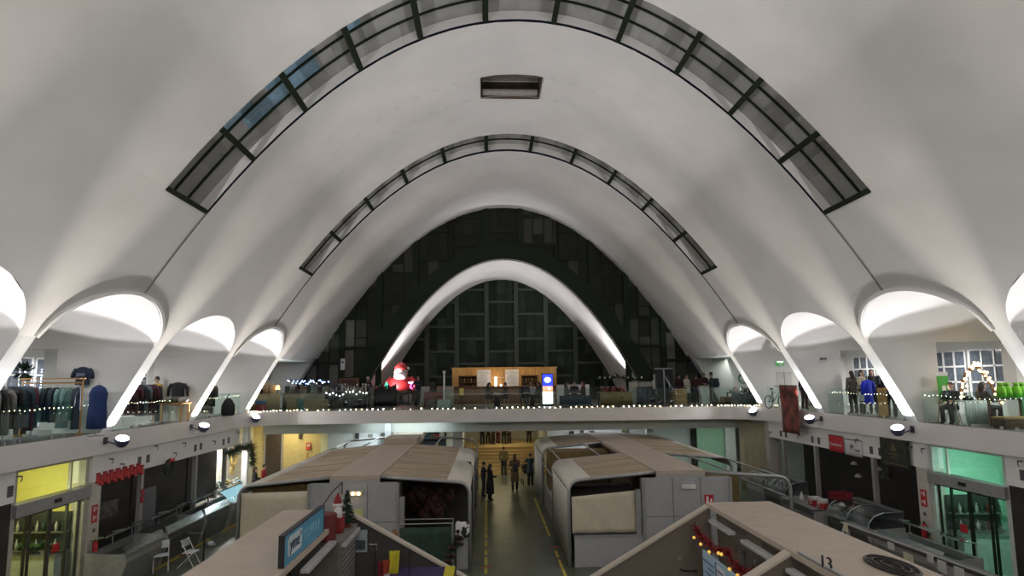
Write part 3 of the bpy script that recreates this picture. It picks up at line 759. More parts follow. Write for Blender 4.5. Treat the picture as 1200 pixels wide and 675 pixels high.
mb.build('sign_lettering', mat('sign_pale_letters', (.30, .50, .62), .5), sg)
MB().tube([(0, 1.13, .47), (0, 1.9, .60), (0, 2.75, .66), (0, 2.75, .40)], .014, 5).build('bracket_rail', BLACK, sg)
# cabinet with a louvred side, and the figures on it
cb = empty('louvred_cabinet', (-4.38, 13.0, 0)); tag(cb, 'grey brown cabinet with louvred doors beside the blue sign', 'cabinet')
CABM = mat('cabinet_grey_brown', (.15, .14, .115), .5, var=.1)
MB().box(-.5, .46, -.55, .88, 0, 2.56).build('body', CABM, cb, bevel=.01)
MB().box(-.5, .50, -.57, .90, 2.56, 2.60).build('cabinet_top', mat('cabinet_top', (.22, .21, .18), .5), cb)
mb = MB()
for i in range(16): mb.box(.46, .475, -.35, .80, .7+i*.105, .735+i*.105)
mb.build('louvre_slat', GALV, cb)
MB().box(.44, .56, -.45, .88, 2.44, 2.53).build('strip_lamp', LAMPH, cb, bevel=.01)
MB().box(-.2, .1, -.56, -.55, 1.5, 1.75).build('price_card', CARD, cb)
# red tall box, small seated figure in red and white, and little fir tree on the cabinet
zt = 2.60
bx = empty('gift_box', tuple(atZ(381.5, 633, zt))); tag(bx, 'dark maroon drum box on the louvred cabinet', 'box')
MAR = mat('maroon_card', (.12, .015, .015), .5, var=.2)
MB().lathe([(.19, 0), (.2, .02), (.2, .42)], n=20).build('drum', MAR, bx, smooth=False); MB().lathe([(.21, .40), (.21, .50), (.19, .52), (.02, .52)], n=20).build('lid', MAR, bx)
fg = empty('christmas_figure', tuple(atZ(395, 624, zt))); tag(fg, 'white bearded christmas figure in a red hat on the louvred cabinet', 'figure')
FUR = mat('white_fur', (.6, .58, .55), .9, var=.15, scale=40); REDC = mat('red_cloth', (.20, .012, .012), .8, var=.2)
MB().lathe([(.13, 0), (.16, .1), (.15, .28), (.09, .42), (.05, .46)], n=14).build('coat', REDC, fg, smooth=True)
MB().ball((0, 0, .52), (.09, .09, .1)).build('head', mat('doll_skin', (.5, .3, .22), .6), fg, smooth=True)
MB().ball((.03, -.07, .40), (.09, .06, .16)).build('beard', FUR, fg, smooth=True)
MB().lathe([(.10, .56), (.085, .64), (.05, .72), (.01, .80)], n=12).build('hat', REDC, fg, smooth=True); MB().lathe([(.09, .545), (.112, .56), (.112, .59), (.09, .60)], n=12).build('hat_trim', FUR, fg, smooth=True)
FIR = mat('fir_needles', (.016, .035, .018), .8, var=.3, scale=30)
def fir(name, label, loc, h, r, seed=1, group=None):
    t = empty(name, loc); tag(t, label, 'christmas tree', group); rnd = random.Random(seed)
    MB().lathe([(.09, 0), (.11, .12), (.10, .13)], n=12).build('pot', MAR, t); MB().cyl((0, 0, .1), (0, 0, h*.95), .02).build('trunk', WOODD, t)
    mb = MB()
    for i in range(int(260*h)):
        z = .15+(h-.17)*(i/(260*h)); rr = r*(1-(z-.12)/(h-.1))+.02; a = rnd.uniform(0, 2*PI); d = Vector((math.cos(a), math.sin(a), -.28))
        p0 = Vector((0, 0, z)); p1 = p0+d*rr*rnd.uniform(.75, 1.1); wv = d.cross(Vector((0, 0, 1))).normalized()*.05*h
        m_ = (p0*.4+p1*.6); mb.add([p0, m_-wv, p1, m_+wv], [(0, 1, 2, 3)])
    mb.build('needle_foliage', FIR, t, fix=False); return t
fir('fir_tree', 'small dark fir tree on the end of the louvred cabinet', tuple(atZ(406, 617.5, zt)), .80, .27, 4)
# photo print and door bracket on the partition
pr = empty('photo_print', tuple(atY(421.5, 634, 13.98))); tag(pr, 'grey photo print hung on the dark stall partition', 'picture')
MB().box(-.17, .17, -.012, 0, -.24, .24).build('print', mat('print_grey', (.30, .34, .36), .5, var=.2), pr)
MB().box(-.13, .13, -.016, -.012, -.19, .02).build('print_image', mat('print_dark', (.05, .06, .07), .5, var=.7, scale=9), pr)
hb = atY(434, 637, 13.98); PL2(MB().tube([hb, hb+Vector((0, -.08, 0)), hb+Vector((.16, -.08, 0)), hb+Vector((.16, -.08, -.12))], .014, 6), 'pull_handle', STEEL)
# hanging cloths in the stall, rail and display table with a purple cover
def cloth(name, label, cat, px, py, Y, w, h, m, n=10, amp=.03, group=None):
    p = atY(px, py, Y); o = empty(name, tuple(p)); tag(o, label, cat, group)
    rows = [[(-w/2+w*c/n*(1-.12*r/6), amp*math.sin(c*1.9+r*.5), -h*r/6-.05*h*math.sin(c/n*PI)*(r/6)) for c in range(n+1)] for r in range(7)]
    MB().grid(rows).build('fabric', m, o, solid=.012, smooth=True)
    return o
YEL = mat('yellow_cloth', (.55, .48, .03), .8, var=.15); ORD = mat('rust_red_cloth', (.30, .04, .015), .8, var=.2)
cloth('hanging_scarf', 'yellow scarf hanging in the dark stall', 'scarf', 462, 645, 13.2, .22, .50, YEL)
cloth('hanging_scarf', 'rust red scarf hanging beside the yellow scarf', 'scarf', 453, 656, 13.2, .16, .6, ORD)
cloth('hanging_scarf', 'dark crimson scarf hanging behind the rust red one', 'scarf', 446, 658, 13.3, .12, .55, mat('crimson_cloth', (.16, .012, .02), .8))
cr = empty('clothes_rail', (0, 13.2, 0)); tag(cr, 'black clothes rail holding scarves in the dark stall', 'rail')
a_, b_ = atY(440, 645.5, 13.2), atY(480, 645.5, 13.2)
MB().tube([(a_.x, 0, 0), (a_.x, 0, a_.z), (b_.x, 0, a_.z), (b_.x, 0, 0)], .015, 6).build('tube', BLACK, cr)
cw = empty('cowhide_throw', tuple(atY(542, 612, 18.2))); tag(cw, 'black and white patched throw over the goods in the open kiosk bay', 'throw')
COW = bpy.data.materials.new('cowhide'); COW.use_nodes = True; nt = COW.node_tree
no = nt.nodes.new('ShaderNodeTexNoise'); no.inputs['Scale'].default_value = 4; rp = nt.nodes.new('ShaderNodeValToRGB'); rp.color_ramp.interpolation = 'CONSTANT'
rp.color_ramp.elements[0].color = (.02, .02, .02, 1); rp.color_ramp.elements[1].position = .5; rp.color_ramp.elements[1].color = (.7, .7, .7, 1)
tc = nt.nodes.new('ShaderNodeTexCoord'); nt.links.new(tc.outputs['Object'], no.inputs['Vector']); nt.links.new(no.outputs['Fac'], rp.inputs['Fac']); nt.links.new(rp.outputs['Color'], nt.nodes['Principled BSDF'].inputs['Base Color'])
MB().grid([[(-.2+.4*c/8, .05*math.sin(c), .02-.45*r/6) for c in range(9)] for r in range(7)]).build('fabric', COW, cw, solid=.02, smooth=True)
tbl = empty('display_table', (-2.42, 13.3, 0)); tag(tbl, 'tall black display table under a purple cloth beside hanging scarves', 'table')
MB().box(-.75, .75, -.3, .3, 1.62, 1.66).build('tabletop', BLACK, tbl)
for x in (-.7, .7):
    for y in (-.26, .26): MB().box(x-.02, x+.02, y-.02, y+.02, 0, 1.62).build('leg', BLACK, tbl)
pc = empty('table_cover', (-2.42, 13.3, 1.665)); tag(pc, 'deep purple cover with a yellow end on the display table', 'table cover')
PUR = mat('purple_velvet', (.035, .02, .09), .8, var=.2)
MB().box(-.62, .50, -.32, .32, 0, .05).box(-.62, .50, -.36, -.32, -.5, .05).build('cover', PUR, pc, bevel=.012)
MB().box(.50, .72, -.33, .33, 0, .055).box(.50, .72, -.37, -.33, -.5, .055).build('yellow_end', YEL, pc, bevel=.012)
MB().box(-.74, -.62, -.33, .33, 0, .055).box(-.74, -.62, -.37, -.33, -.5, .055).build('pale_end', mat('pale_lilac', (.4, .36, .42), .8), pc, bevel=.012)
# goods of the open bay: steel bed frame, basket with greens, boxes, red goods
bf = empty('display_rack', (-2.6, 18.6, 0)); tag(bf, 'low dark display rack with steel rails in front of the open kiosk bay', 'rack')
a_, b_ = atY(455, 612, 18.6), atY(523, 641, 18.6)
mb = MB(); mb.tube([(-1.0, -.3, 0), (-1.0, -.3, 1.55), (.55, -.3, 1.55), (.55, -.3, 0)], .025, 6); mb.build('front_rail', GALV, bf)
MB().tube([(-1.0, .3, 0), (-1.0, .3, 1.55), (.55, .3, 1.55), (.55, .3, 0)], .025, 6).build('rear_rail', GALV, bf)
DKG = mat('dark_green_cloth', (.02, .045, .035), .8, var=.3); MB().grid([[(-.98+1.5*c/10, -.33+.02*math.sin(c), 1.45-1.3*r/6) for c in range(11)] for r in range(7)]).build('green_cover', DKG, bf, solid=.01, smooth=True)
MB().box(-.98, .53, -.28, .28, .95, .98).build('shelf', DARK, bf)
cbx = empty('cardboard_box', tuple(atY(472, 628, 18.5)-Vector((0, 0, .25)))); tag(cbx, 'brown cardboard box in the open kiosk bay', 'box')
CBD = mat('cardboard', (.32, .17, .08), .8, var=.1)
MB().box(-.22, .22, -.18, .18, 0, .36).build('carton', CBD, cbx); MB().prism([(-.22, -.18, .36), (-.30, -.18, .42), (-.30, .18, .42), (-.22, .18, .36)], (0, 0, .01)).build('flap', CBD, cbx)
DRED = mat('dark_red_goods', (.035, .007, .006), .8, var=.7, scale=5)
random.seed(9)
for i in range(16):
    p = atY(508+random.uniform(-24, 24), 592+random.uniform(-12, 16), 20.5+random.uniform(-.5, .5)); r = random.uniform(.14, .26)
    st_ = empty('plush_toy', (p.x, p.y, p.z-r)); tag(st_, 'dark red soft goods heaped in the dark kiosk bay', 'soft toy', 'soft goods in the dark kiosk bay')
    MB().ball((0, 0, r), (r, r*.9, r), 10, 7).ball((r*.35, -r*.5, r*1.85), r*.55, 8, 6).build('body', DRED, st_, smooth=True)
    MB().ball((r*.05, -r*.5, r*2.35), r*.2, 6, 4).build('ear', DRED, st_, smooth=True); MB().ball((r*.65, -r*.5, r*2.35), r*.2, 6, 4).build('ear', DRED, st_, smooth=True)
g2, L = garland('flower_garland', 'dark garland with red flowers falling down the open kiosk corner', 'garland', [tuple(atY(541, 622, 18.3)), tuple(atY(531, 640, 18.0)), tuple(atY(522, 664, 17.6))], FIR, .17, 40, seed=6)
for i in range(0, 40, 3): MB().ball(L[i]+Vector((random.uniform(-.12, .12), -.12, random.uniform(-.08, .08))), .06).build('flower', DRED, g2, smooth=True)
# ================================================================== SHOP COUNTERS ALONG BOTH SIDES
STB = mat('counter_body_steel', (.24, .24, .23), .5, .2, var=.1); TRAY = mat('dark_tray', (.05, .055, .05), .4, var=.2)
DBODY = mat('counter_body_dark', (.08, .083, .08), .45, var=.15)
CANG = glass('canopy_glass', (.72, .82, .82), 3.2, .15)
def counter(s, x_back, depth, y0, y1, label, body, canopy='flat', tray=TRAY, group=None):
    k = empty('display_counter', (s*x_back, (y0+y1)/2, 0)); tag(k, label, 'counter', group)
    L = (y1-y0)/2; d = lambda q: -s*q
    poly = [(0, 0), (depth*.82, 0), (depth*.86, .18), (depth, .72), (depth*.97, .90), (depth*.80, .93), (depth*.78, .80), (.12, .80), (.12, .98), (0, .98)]
    MB().prism([(d(a), -L, z) for a, z in poly], (0, 2*L, 0)).build('body', body, k)
    for y in (-L-.031, L+.001): MB().prism([(d(a), y, z) for a, z in ((0, 0), (depth*.82, 0), (depth*.86, .18), (depth*1.02, .72), (depth*.98, .94), (0, 1.0))], (0, .03, 0)).build('end_panel', mat('counter_end_grey', (.30, .30, .29), .5), k)
    mb = MB(); n = max(3, int(2*L/.42))
    for i in range(n): mb.box(min(d(.15), d(depth*.76)), max(d(.15), d(depth*.76)), -L+.05+i*(2*L-.1)/n+.02, -L+.05+(i+1)*(2*L-.1)/n-.02, .80, .825)
    mb.build('tray', tray, k)
    MB().box(min(d(depth*.80), d(depth*1.0)), max(d(depth*.80), d(depth*1.0)), -L, L, .91, .945).build('front_lip', STEEL, k)
    if canopy == 'flat':
        for y in (-L+.05, 0, L-.05): MB().tube([(d(.10), y, .95), (d(.10), y, 1.36), (d(.42), y, 1.42)], .018, 6).build('bracket', STEEL, k)
        MB().quad((d(.05), -L, 1.34), (d(.05), L, 1.34), (d(.62), L, 1.44), (d(.62), -L, 1.44)).build('glass_canopy', CANG, k, solid=.012)
        MB().tube([(d(.40), -L+.2, 1.38), (d(.40), L-.2, 1.38)], .028, 8).build('lamp_tube', mat('lamp_tube_off', (.65, .66, .66), .3), k)
        MB().quad((d(depth*.98), -L, .95), (d(depth*.98), L, .95), (d(depth*.88), L, 1.16), (d(depth*.88), -L, 1.16)).build('front_glass', CANG, k, solid=.01)
    elif canopy == 'curved':
        prof = [(depth*.98, .94), (depth*.95, 1.15), (depth*.82, 1.34), (depth*.55, 1.46), (.18, 1.48)]
        MB().grid([[(d(a), y, z) for a, z in prof] for y in (-L, L)]).build('curved_glass', GLASS2, k, solid=.01, smooth=True)
        for y in (-L, L, 0): MB().tube([(d(a), y, z) for a, z in prof], .016, 6).build('glass_rib', STEEL, k)
        MB().box(min(d(.0), d(.2)), max(d(.0), d(.2)), -L, L, 1.46, 1.50).build('top_shelf', STEEL, k)
        MB().quad((d(.2), -L+.05, 1.15), (d(.2), L-.05, 1.15), (d(depth*.7), L-.05, 1.15), (d(depth*.7), -L+.05, 1.15)).build('glass_shelf', GLASS2, k, solid=.012)
        MB().box(min(d(0), d(.04)), max(d(0), d(.04)), -L, L, .98, 1.48).build('back_panel', DBODY, k)
    elif canopy == 'plain':
        MB().box(min(d(-.02), d(depth+.02)), max(d(-.02), d(depth+.02)), -L, L, .98, 1.02).build('worktop', STEEL, k)
        n = 3
        for i in range(n): MB().box(min(d(depth*.97), d(depth*1.0+.03)), max(d(depth*.97), d(depth*1.0+.03)), -L+.1+i*(2*L-.1)/n, -L+(i+1)*(2*L-.1)/n, .45, .75).build('front_tray', GALV, k)
    return k
ck = counter(-1, 12.3, 1.12, 17.95, 20.0, 'long steel serving counter with a slanted glass canopy beside the yellow lit door', STB)
counter(-1, 12.3, 1.08, 20.25, 22.7, 'dark glass display counter second from the yellow lit door', DBODY)
counter(-1, 12.3, 1.05, 22.95, 24.9, 'short dark display counter before the blue lit glass counter', DBODY)
ck = counter(-1, 12.3, 1.15, 25.1, 27.2, 'dark display counter with a bright blue lit glass front by the flower shop', DBODY, 'flat', mat('pale_blue_tray', (.45, .62, .68), .4))
MB().quad((1.05, -1.0, .96), (1.05, .9, .96), (.55, .9, 1.36), (.55, -1.0, 1.36)).build('lit_glass_panel', mat('lit_blue_glass', (.35, .6, .68), .2, emit=(.45, .85, 1.0), es=.45), ck, solid=.012)
counter(1, 11.9, 1.15, 15.7, 18.3, 'dark serving counter with green glass beside the mint lit door', STB, 'flat', mat('green_tray', (.06, .11, .10), .3))
counter(1, 12.1, 1.2, 18.9, 21.2, 'black cake display counter with a curved glass front', DBODY, 'curved')
counter(1, 11.6, .95, 21.6, 24.0, 'grey counter fronted by three shallow steel trays', mat('counter_body_grey', (.13, .14, .14), .5), 'plain')
counter(1, 12.0, 1.0, 24.4, 26.2, 'glass display counter beyond the grey tray counter', mat('counter_body_grey', (.13, .14, .14), .5), 'curved')
counter(1, 12.0, 1.0, 26.5, 28.0, 'white edged glass display counter before the cream curtain', mat('counter_white', (.45, .47, .46), .5), 'curved')
# small counter end by the yellow door
counter(-1, 12.3, 1.0, 11.6, 14.6, 'pale topped counter on the near side of the yellow lit door', mat('counter_white', (.45, .47, .46), .5), 'plain')
# red and white boxes on the tray counter
for i, (dy, lab) in enumerate(((21.75, 'red and white round cake tin on the grey tray counter'), (22.25, 'red and white square cake tin beside the round one'))):
    t = empty('cake_tin', (11.1, dy, 1.02)); tag(t, lab, 'tin')
    mb = MB()
    (mb.lathe([(.17, 0), (.18, .02), (.18, .22)], n=18) if i == 0 else mb.box(-.17, .17, -.17, .17, 0, .22)); mb.build('tin', mat('tin_red', (.42, .03, .04), .35), t)
    mb = MB(); (mb.lathe([(.185, .20), (.185, .30), (.17, .32), (.02, .32)], n=18) if i == 0 else mb.box(-.18, .18, -.18, .18, .22, .31)); mb.build('lid', mat('tin_white', (.6, .58, .55), .4), t)
    MB().cyl((-.19, 0, .14), (-.175, 0, .14), .09).build('round_badge', mat('tin_white', (.6, .58, .55), .4), t)
    MB().cyl((-.196, 0, .14), (-.19, 0, .14), .05).build('badge_dot', RED, t)
rb = empty('red_crate', (11.3, 20.95, 1.50)); tag(rb, 'dark red open crate on the curved glass counter', 'crate')
CR = mat('crate_red', (.18, .012, .02), .5, var=.2)
mb = MB().box(-.3, .3, -.22, .22, 0, .02)
for z in (.03, .14): mb.box(-.3, .3, -.22, -.20, z, z+.08).box(-.3, .3, .20, .22, z, z+.08).box(-.3, -.28, -.2, .2, z, z+.08).box(.28, .3, -.2, .2, z, z+.08)
for x in (-.29, .29):
    for y in (-.21, .21): mb.box(x-.015, x+.015, y-.015, y+.015, 0, .24)
mb.build('slatted_crate', CR, rb)
cn = empty('price_cone', (11.2, 23.4, 1.02)); tag(cn, 'small white cone on the grey tray counter', 'cone'); MB().lathe([(.09, 0), (.09, .02), (.02, .28), (.005, .30)], n=14).build('cone', mat('tin_white', (.6, .58, .55), .4), cn, smooth=True)
# shop interiors behind: grey door, menu boards, pale lamps
dr = empty('door_3', (-XW-.33, 21.75, 0), kind='structure')
MB().box(0, .04, -.45, .45, 0, 2.15).build('door_leaf', mat('grey_door', (.16, .17, .19), .6), dr); MB().box(.04, .07, .25, .38, 1.0, 1.03).build('door_handle', STEEL, dr)
for (s, y, z, w, h, lab, c) in ((-1, 19.6, 1.9, .9, .5, 'faded menu board in the first dark shop by the yellow door', (.09, .08, .075)), (1, 19.5, 1.9, .8, .9, 'dim gold poster in the dark shop behind the curved glass counter', (.10, .085, .05)), (1, 22.6, 2.1, .7, .5, 'dim menu board in the dark shop behind the red tins', (.10, .10, .10))):
    p = empty('wall_poster', (s*(XW+(.33 if s < 0 else 1.58)), y, z)); tag(p, lab, 'poster')
    MB().box(-.02, .02, -w/2, w/2, -h/2, h/2).build('sheet', mat('poster_%d_%d' % (s, y), c, .6, var=.6, scale=5), p)
    MB().box(-.015, .015, -w/2-.03, w/2+.03, h/2, h/2+.03).build('top_batten', BLACK, p)
for (y, z) in ((21.6, 2.35), (23.1, 2.35), (22.9, 1.9)):
    p = empty('pendant_lamp', (13.2, y, z)); tag(p, 'unlit pale pendant lamp in the dark shop behind the red tins', 'lamp', 'pendant lamps in the dark shop')
    MB().lathe([(.14, 0), (.10, .08), (.03, .13)], n=14).build('lamp_shade', mat('tin_white', (.6, .58, .55), .4), p, smooth=True); MB().cyl((0, 0, .13), (0, 0, 3.0-z), .006, n=5).build('cord', BLACK, p)
# fire extinguishers and their signs, thermostats
WSY = mat('sign_symbol_white', (.7, .7, .7), .5)
for s in (-1, 1):
    e = empty('fire_extinguisher', (s*(XW-.16), 18.25, .78)); tag(e, 'red fire extinguisher on the pillar beside the %s lit door' % ('yellow' if s < 0 else 'mint'), 'fire extinguisher')
    MB().lathe([(.07, 0), (.08, .03), (.08, .40), (.05, .48), (.025, .50)], n=16).build('cylinder', RED, e, smooth=True)
    MB().box(-.03, .03, -.02, .02, .50, .55).build('valve', BLACK, e); MB().tube([(0, -.03, .53), (0, -.13, .45), (0, -.11, .15)], .013, 6).build('hose', BLACK, e)
    MB().box(min(s*.05, s*.105), max(s*.05, s*.105), -.09, .09, .18, .22).build('wall_bracket', BLACK, e)
    g = empty('fire_sign', (s*(XW-.07), 18.29, 2.02)); tag(g, 'red fire equipment sign on the pillar beside the %s lit door' % ('yellow' if s < 0 else 'mint'), 'sign')
    MB().box(-.008, .008, -.12, .12, -.25, .25).build('sign_plate', RED, g)
    mb = MB()
    for z in (.13, -.12): mb.box(-s*.008-.003, -s*.008+.003, -.07, -.01, z-.07, z+.07).box(-s*.008-.003, -s*.008+.003, .03, .07, z-.03, z+.05)
    mb.build('symbol', WSY, g)
    t = empty('wall_switch', (s*(XW-.08), 18.29, 1.55)); tag(t, 'small grey switch under the fire sign by the %s lit door' % ('yellow' if s < 0 else 'mint'), 'switch'); MB().box(-.015, .015, -.04, .04, -.05, .05).build('switch_plate', VENT, t, bevel=.004)
kf = empty('fire_sign', tuple(atY(831, 585, 18.95))); tag(kf, 'red fire sign on the grey end wall of the kiosk with the cream blind', 'sign'); MB().box(-.14, .14, -.008, .008, -.14, .14).build('sign_plate', RED, kf)
MB().box(-.09, -.02, -.012, -.008, -.09, .09).box(.03, .09, -.012, -.008, -.09, .02).build('symbol', WSY, kf)
# vents on the header boards
def vent(s, y, z=3.2, w=.17, h=.26):
    v = empty('wall_vent', (s*(XW-.06), y, z)); tag(v, 'small dark vent on the white header board', 'vent', 'vents on the white header boards')
    MB().box(-.01, .01, -w/2, w/2, -h/2, h/2).build('vent_plate', VENT, v)
    mb = MB()
    for i in range(4): mb.box(-s*.012-.004, -s*.012+.004, -w/2+.015, w/2-.015, -h/2+.03+i*h/4, -h/2+.045+i*h/4)
    mb.build('vent_slat', BLACK, v)
for (px, py) in ((12, 576), (118, 550), (163.5, 540), (173.5, 537.5), (229, 525), (235.5, 523), (262, 518), (268, 516)): p = atX(px, py, -XW+.06); vent(-1, p.y, p.z)
for (px, py) in ((915, 508), (921, 509), (952, 515), (959.5, 516.5), (1021, 527.5), (1031.5, 529.5), (1074, 539), (1082.5, 538), (1199, 557)): p = atX(px, py, XW-.06); vent(1, p.y, p.z)
def hook(s, px, py, lab='small grey camera hook on the white header board'):
    p = atX(px, py, s*(XW-.06)); h = empty('wall_hook', tuple(p)); tag(h, lab, 'hook', 'hooks on the white header boards')
    MB().cyl((0, 0, .03), (-s*.12, 0, .03), .02, n=8).build('arm', VENT, h); MB().tube([(-s*.12, 0, .05), (-s*.12, 0, -.06), (-s*.08, 0, -.10)], .014, 5).build('hook_end', VENT, h)
for q in ((128, 539), (141, 545), (20, 560), (181, 524), (203, 532), (214, 520), (249, 518), (277, 507)): hook(-1, *q)
for q in ((888, 497), (904, 507), (938, 511), (1006, 516), (1084, 527), (1069, 525), (1198, 542)): hook(1, *q)
# red tinsel letters along the first header, wreath on the second
tn = empty('tinsel_swag', tuple(atX(140, 558, -XW+.055))); tag(tn, 'row of red felt stockings hung along the first header board', 'garland')
to = Vector(tn.location)
for i in range(14):
    a = atX(113.5+i*(165-113.5)/13, 563-i*13/13-(0 if i % 2 else 3), -XW+.055)-to
    mb = MB(); mb.prism([(0, -.07, .10), (0, .07, .10), (0, .07, -.08), (0, .13, -.13), (0, .10, -.18), (0, -.05, -.17), (0, -.07, -.1)], (.05, 0, 0))
    o = mb.build('stocking', RED, tn, loc=a, bevel=.012); MB().box(-.005, .055, -.08, .08, .08, .14).build('cuff', mat('tinsel_cuff', (.30, .02, .03), .7), o)
def wreath(name, label, loc, r, nrmv, m, bow=True, s=1):
    w = empty(name, loc); tag(w, label, 'wreath'); rnd = random.Random(4); n = Vector(nrmv); a = n.orthogonal().normalized(); b = n.cross(a)
    mb = MB(); mb.tube([(a*math.cos(t)+b*math.sin(t))*r for t in [2*PI*i/24 for i in range(25)]], r*.2, 6, cap=False)
    for i in range(160):
        t = rnd.uniform(0, 2*PI); p = (a*math.cos(t)+b*math.sin(t))*r; d = Vector((rnd.gauss(0, 1), rnd.gauss(0, 1), rnd.gauss(0, 1))).normalized()*r*.45; q = d.orthogonal().normalized()*r*.08
        mb.add([p-q, p+q, p+d], [(0, 1, 2)])
    mb.build('needle_ring', m, w, fix=False)
    if bow:
        up = Vector((0, 0, 1)); sd = n.cross(up).normalized()
        for k in (-1, 1): MB().prism([up*r*.9+n*.08, up*r*1.25+sd*k*r*.5+n*.08, up*r*.75+sd*k*r*.55+n*.08], n*.05).build('bow_loop', RED, w)
        MB().ball(up*r*.95+n*.1, r*.14).build('bow_knot', RED, w)
    return w
wreath('door_wreath', 'dark fir wreath with a red bow on the header board of the second dark shop', tuple(atX(198, 548, -XW+.19)), .26, (1, 0, 0), FIR)
hr = empty('heart_ornament', tuple(atX(166, 580, -XW+.022))); tag(hr, 'red heart ornament on the divider between the first two shops', 'ornament')
MB().prism([(0, .10*(16*math.sin(t)**3)/16, .09*(13*math.cos(t)-5*math.cos(2*t)-2*math.cos(3*t)-math.cos(4*t))/13+.1) for t in [2*PI*i/20 for i in range(20)]], (.05, 0, 0)).build('felt_heart', mat('rose_red', (.40, .05, .08), .7), hr); MB().prism([(0, .09, -.02), (0, -.09, -.02), (0, -.07, -.25), (0, .07, -.25)], (.04, 0, 0)).build('ribbon', mat('rose_red', (.40, .05, .08), .7), hr)
# flags on the opposite header
def flag(name, label, pxs, z0, z1, s, m, cat='banner', dx=.03):
    a, b = atX(pxs[0], 520, s*(XW-.08)).y, atX(pxs[1], 520, s*(XW-.08)).y; y0, y1 = min(a, b), max(a, b)
    f = empty(name, (s*(XW-.09), (y0+y1)/2, (z0+z1)/2)); tag(f, label, cat); w, h = (y1-y0)/2, (z1-z0)/2
    MB().grid([[(dx*.3*math.sin(c*1.1), -w+2*w*c/10, h-2*h*r/4) for c in range(11)] for r in range(5)]).build('cloth', m, f, solid=.01, smooth=True)
    MB().cyl((0, -w, h+.015), (0, w, h+.015), .016, n=6).build('hanging_rod', VENT, f)
    return f, w, h
f1, w, h = flag('shop_banner', 'small red shop banner with white script on the header board', (972, 988.5), 2.88, 3.48, 1, mat('banner_red', (.50, .03, .04), .7, var=.06))
text('lettering', 'Carnicería', WSY, .19, facing((-.03, 0, -.02), (0, -1, 0), (0, 0, 1)), f1, .003)
f2, w, h = flag('shop_banner', 'white shop banner with a small black emblem on the header board', (990, 1010), 2.86, 3.42, 1, mat('banner_white', (.62, .63, .64), .7, var=.04))
mb = MB()
for i in range(7): a = PI*2*i/7; mb.prism([(-.025, .05-.02*math.cos(a+1.6), .05+.02*math.sin(a+1.6)), (-.025, .05+.14*math.cos(a), .05+.12*math.sin(a)), (-.025, .05+.02*math.cos(a+1.6), .05-.02*math.sin(a+1.6))], (-.006, 0, 0))
mb.build('emblem', BLACK, f2)
MB().box(-.03, -.024, -.42, -.14, -.08, -.04).build('emblem_text', BLACK, f2)
f3 = empty('framed_board', (XW-.12, 0, 0)); a, b = atX(1034, 525, XW-.12), atX(1066, 525, XW-.12); f3.location = (XW-.16, (a.y+b.y)/2, 3.33); tag(f3, 'black framed board with a faint gold crest on the header board', 'signboard')
w = abs(a.y-b.y)/2; MB().box(-.03, .03, -w, w, -.52, .52).build('board', mat('board_black', (.018, .020, .014), .5, var=.3), f3)
GOLDD = mat('dim_gold', (.10, .09, .035), .5)
mb = MB(); mb.tube([(-.035, -w*.8*math.cos(t), .02+.42*math.sin(t)) for t in [PI*i/16 for i in range(17)]], .014, 4)
mb.prism([(-.035, 0, .30), (-.035, -.16, -.02), (-.035, .16, -.02)], (-.004, 0, 0)); mb.box(-.039, -.033, -.25, .25, -.14, -.10); mb.box(-.039, -.033, -.18, .18, -.24, -.21); mb.box(-.039, -.033, -w*.9, w*.9, -.45, -.42); mb.build('crest', GOLDD, f3)
MB().box(-.035, -.03, -w, w, .50, .52).box(-.035, -.03, -w, w, -.52, -.50).box(-.035, -.03, -w, -w+.02, -.5, .5).box(-.035, -.03, w-.02, w, -.5, .5).build('board_frame', BLACK, f3)
# tall dark red banner hung over the gallery edge
a, b = atX(922.5, 500, W-.08), atX(943, 500, W-.08)
f4 = empty('hanging_banner', (W-.30, (a.y+b.y)/2, M+.05)); tag(f4, 'tall dark red picture banner hung over the glass railing', 'banner'); w = abs(a.y-b.y)/2
BANR = mat('banner_dark_red', (.16, .035, .025), .6, var=.9, scale=2.2)
MB().grid([[(.02*math.sin(c*1.3+r*.6), -w+2*w*c/8, 1.0-2.0*r/8) for c in range(9)] for r in range(9)]).build('cloth', BANR, f4, solid=.01, smooth=True)
for z in (1.0, -1.0): MB().cyl((0, -w, z), (0, w, z), .02, n=6).build('batten', DARK, f4)
# ================================================================== PEOPLE
SKIN = mat('skin', (.42, .25, .18), .55, var=.06)
HAIRD = mat('dark_hair', (.018, .012, .009), .5, var=.3, scale=30); HAIRB = mat('brown_hair', (.06, .03, .015), .5, var=.3, scale=30)
EYE = mat('eye_dark', (.015, .012, .01), .3)
SHOE = mat('dark_shoe', (.02, .018, .017), .5)
def remeshed(mb, name, m, parent, voxel, smooth=6):
    me = bpy.data.meshes.new(name); me.from_pydata([tuple(p) for p in mb.v], [], mb.f)
    o = bpy.data.objects.new(name, me); C.objects.link(o)
    r = o.modifiers.new('r', 'REMESH'); r.mode = 'VOXEL'; r.voxel_size = voxel
    if smooth: q = o.modifiers.new('s', 'SMOOTH'); q.iterations = smooth; q.factor = .5
    dg = bpy.context.evaluated_depsgraph_get(); nm = bpy.data.meshes.new_from_object(o.evaluated_get(dg))
    bpy.data.objects.remove(o); bpy.data.meshes.remove(me); nm.name = name
    for p in nm.polygons: p.use_smooth = True
    nm.materials.clear(); nm.materials.append(m)
    n = bpy.data.objects.new(name, nm); C.objects.link(n); n.parent = parent
    return n
def cmat(rgb): return mat('cloth_%03d_%03d_%03d' % tuple(int(v*999) for v in rgb), rgb, .85, var=.15, scale=14)
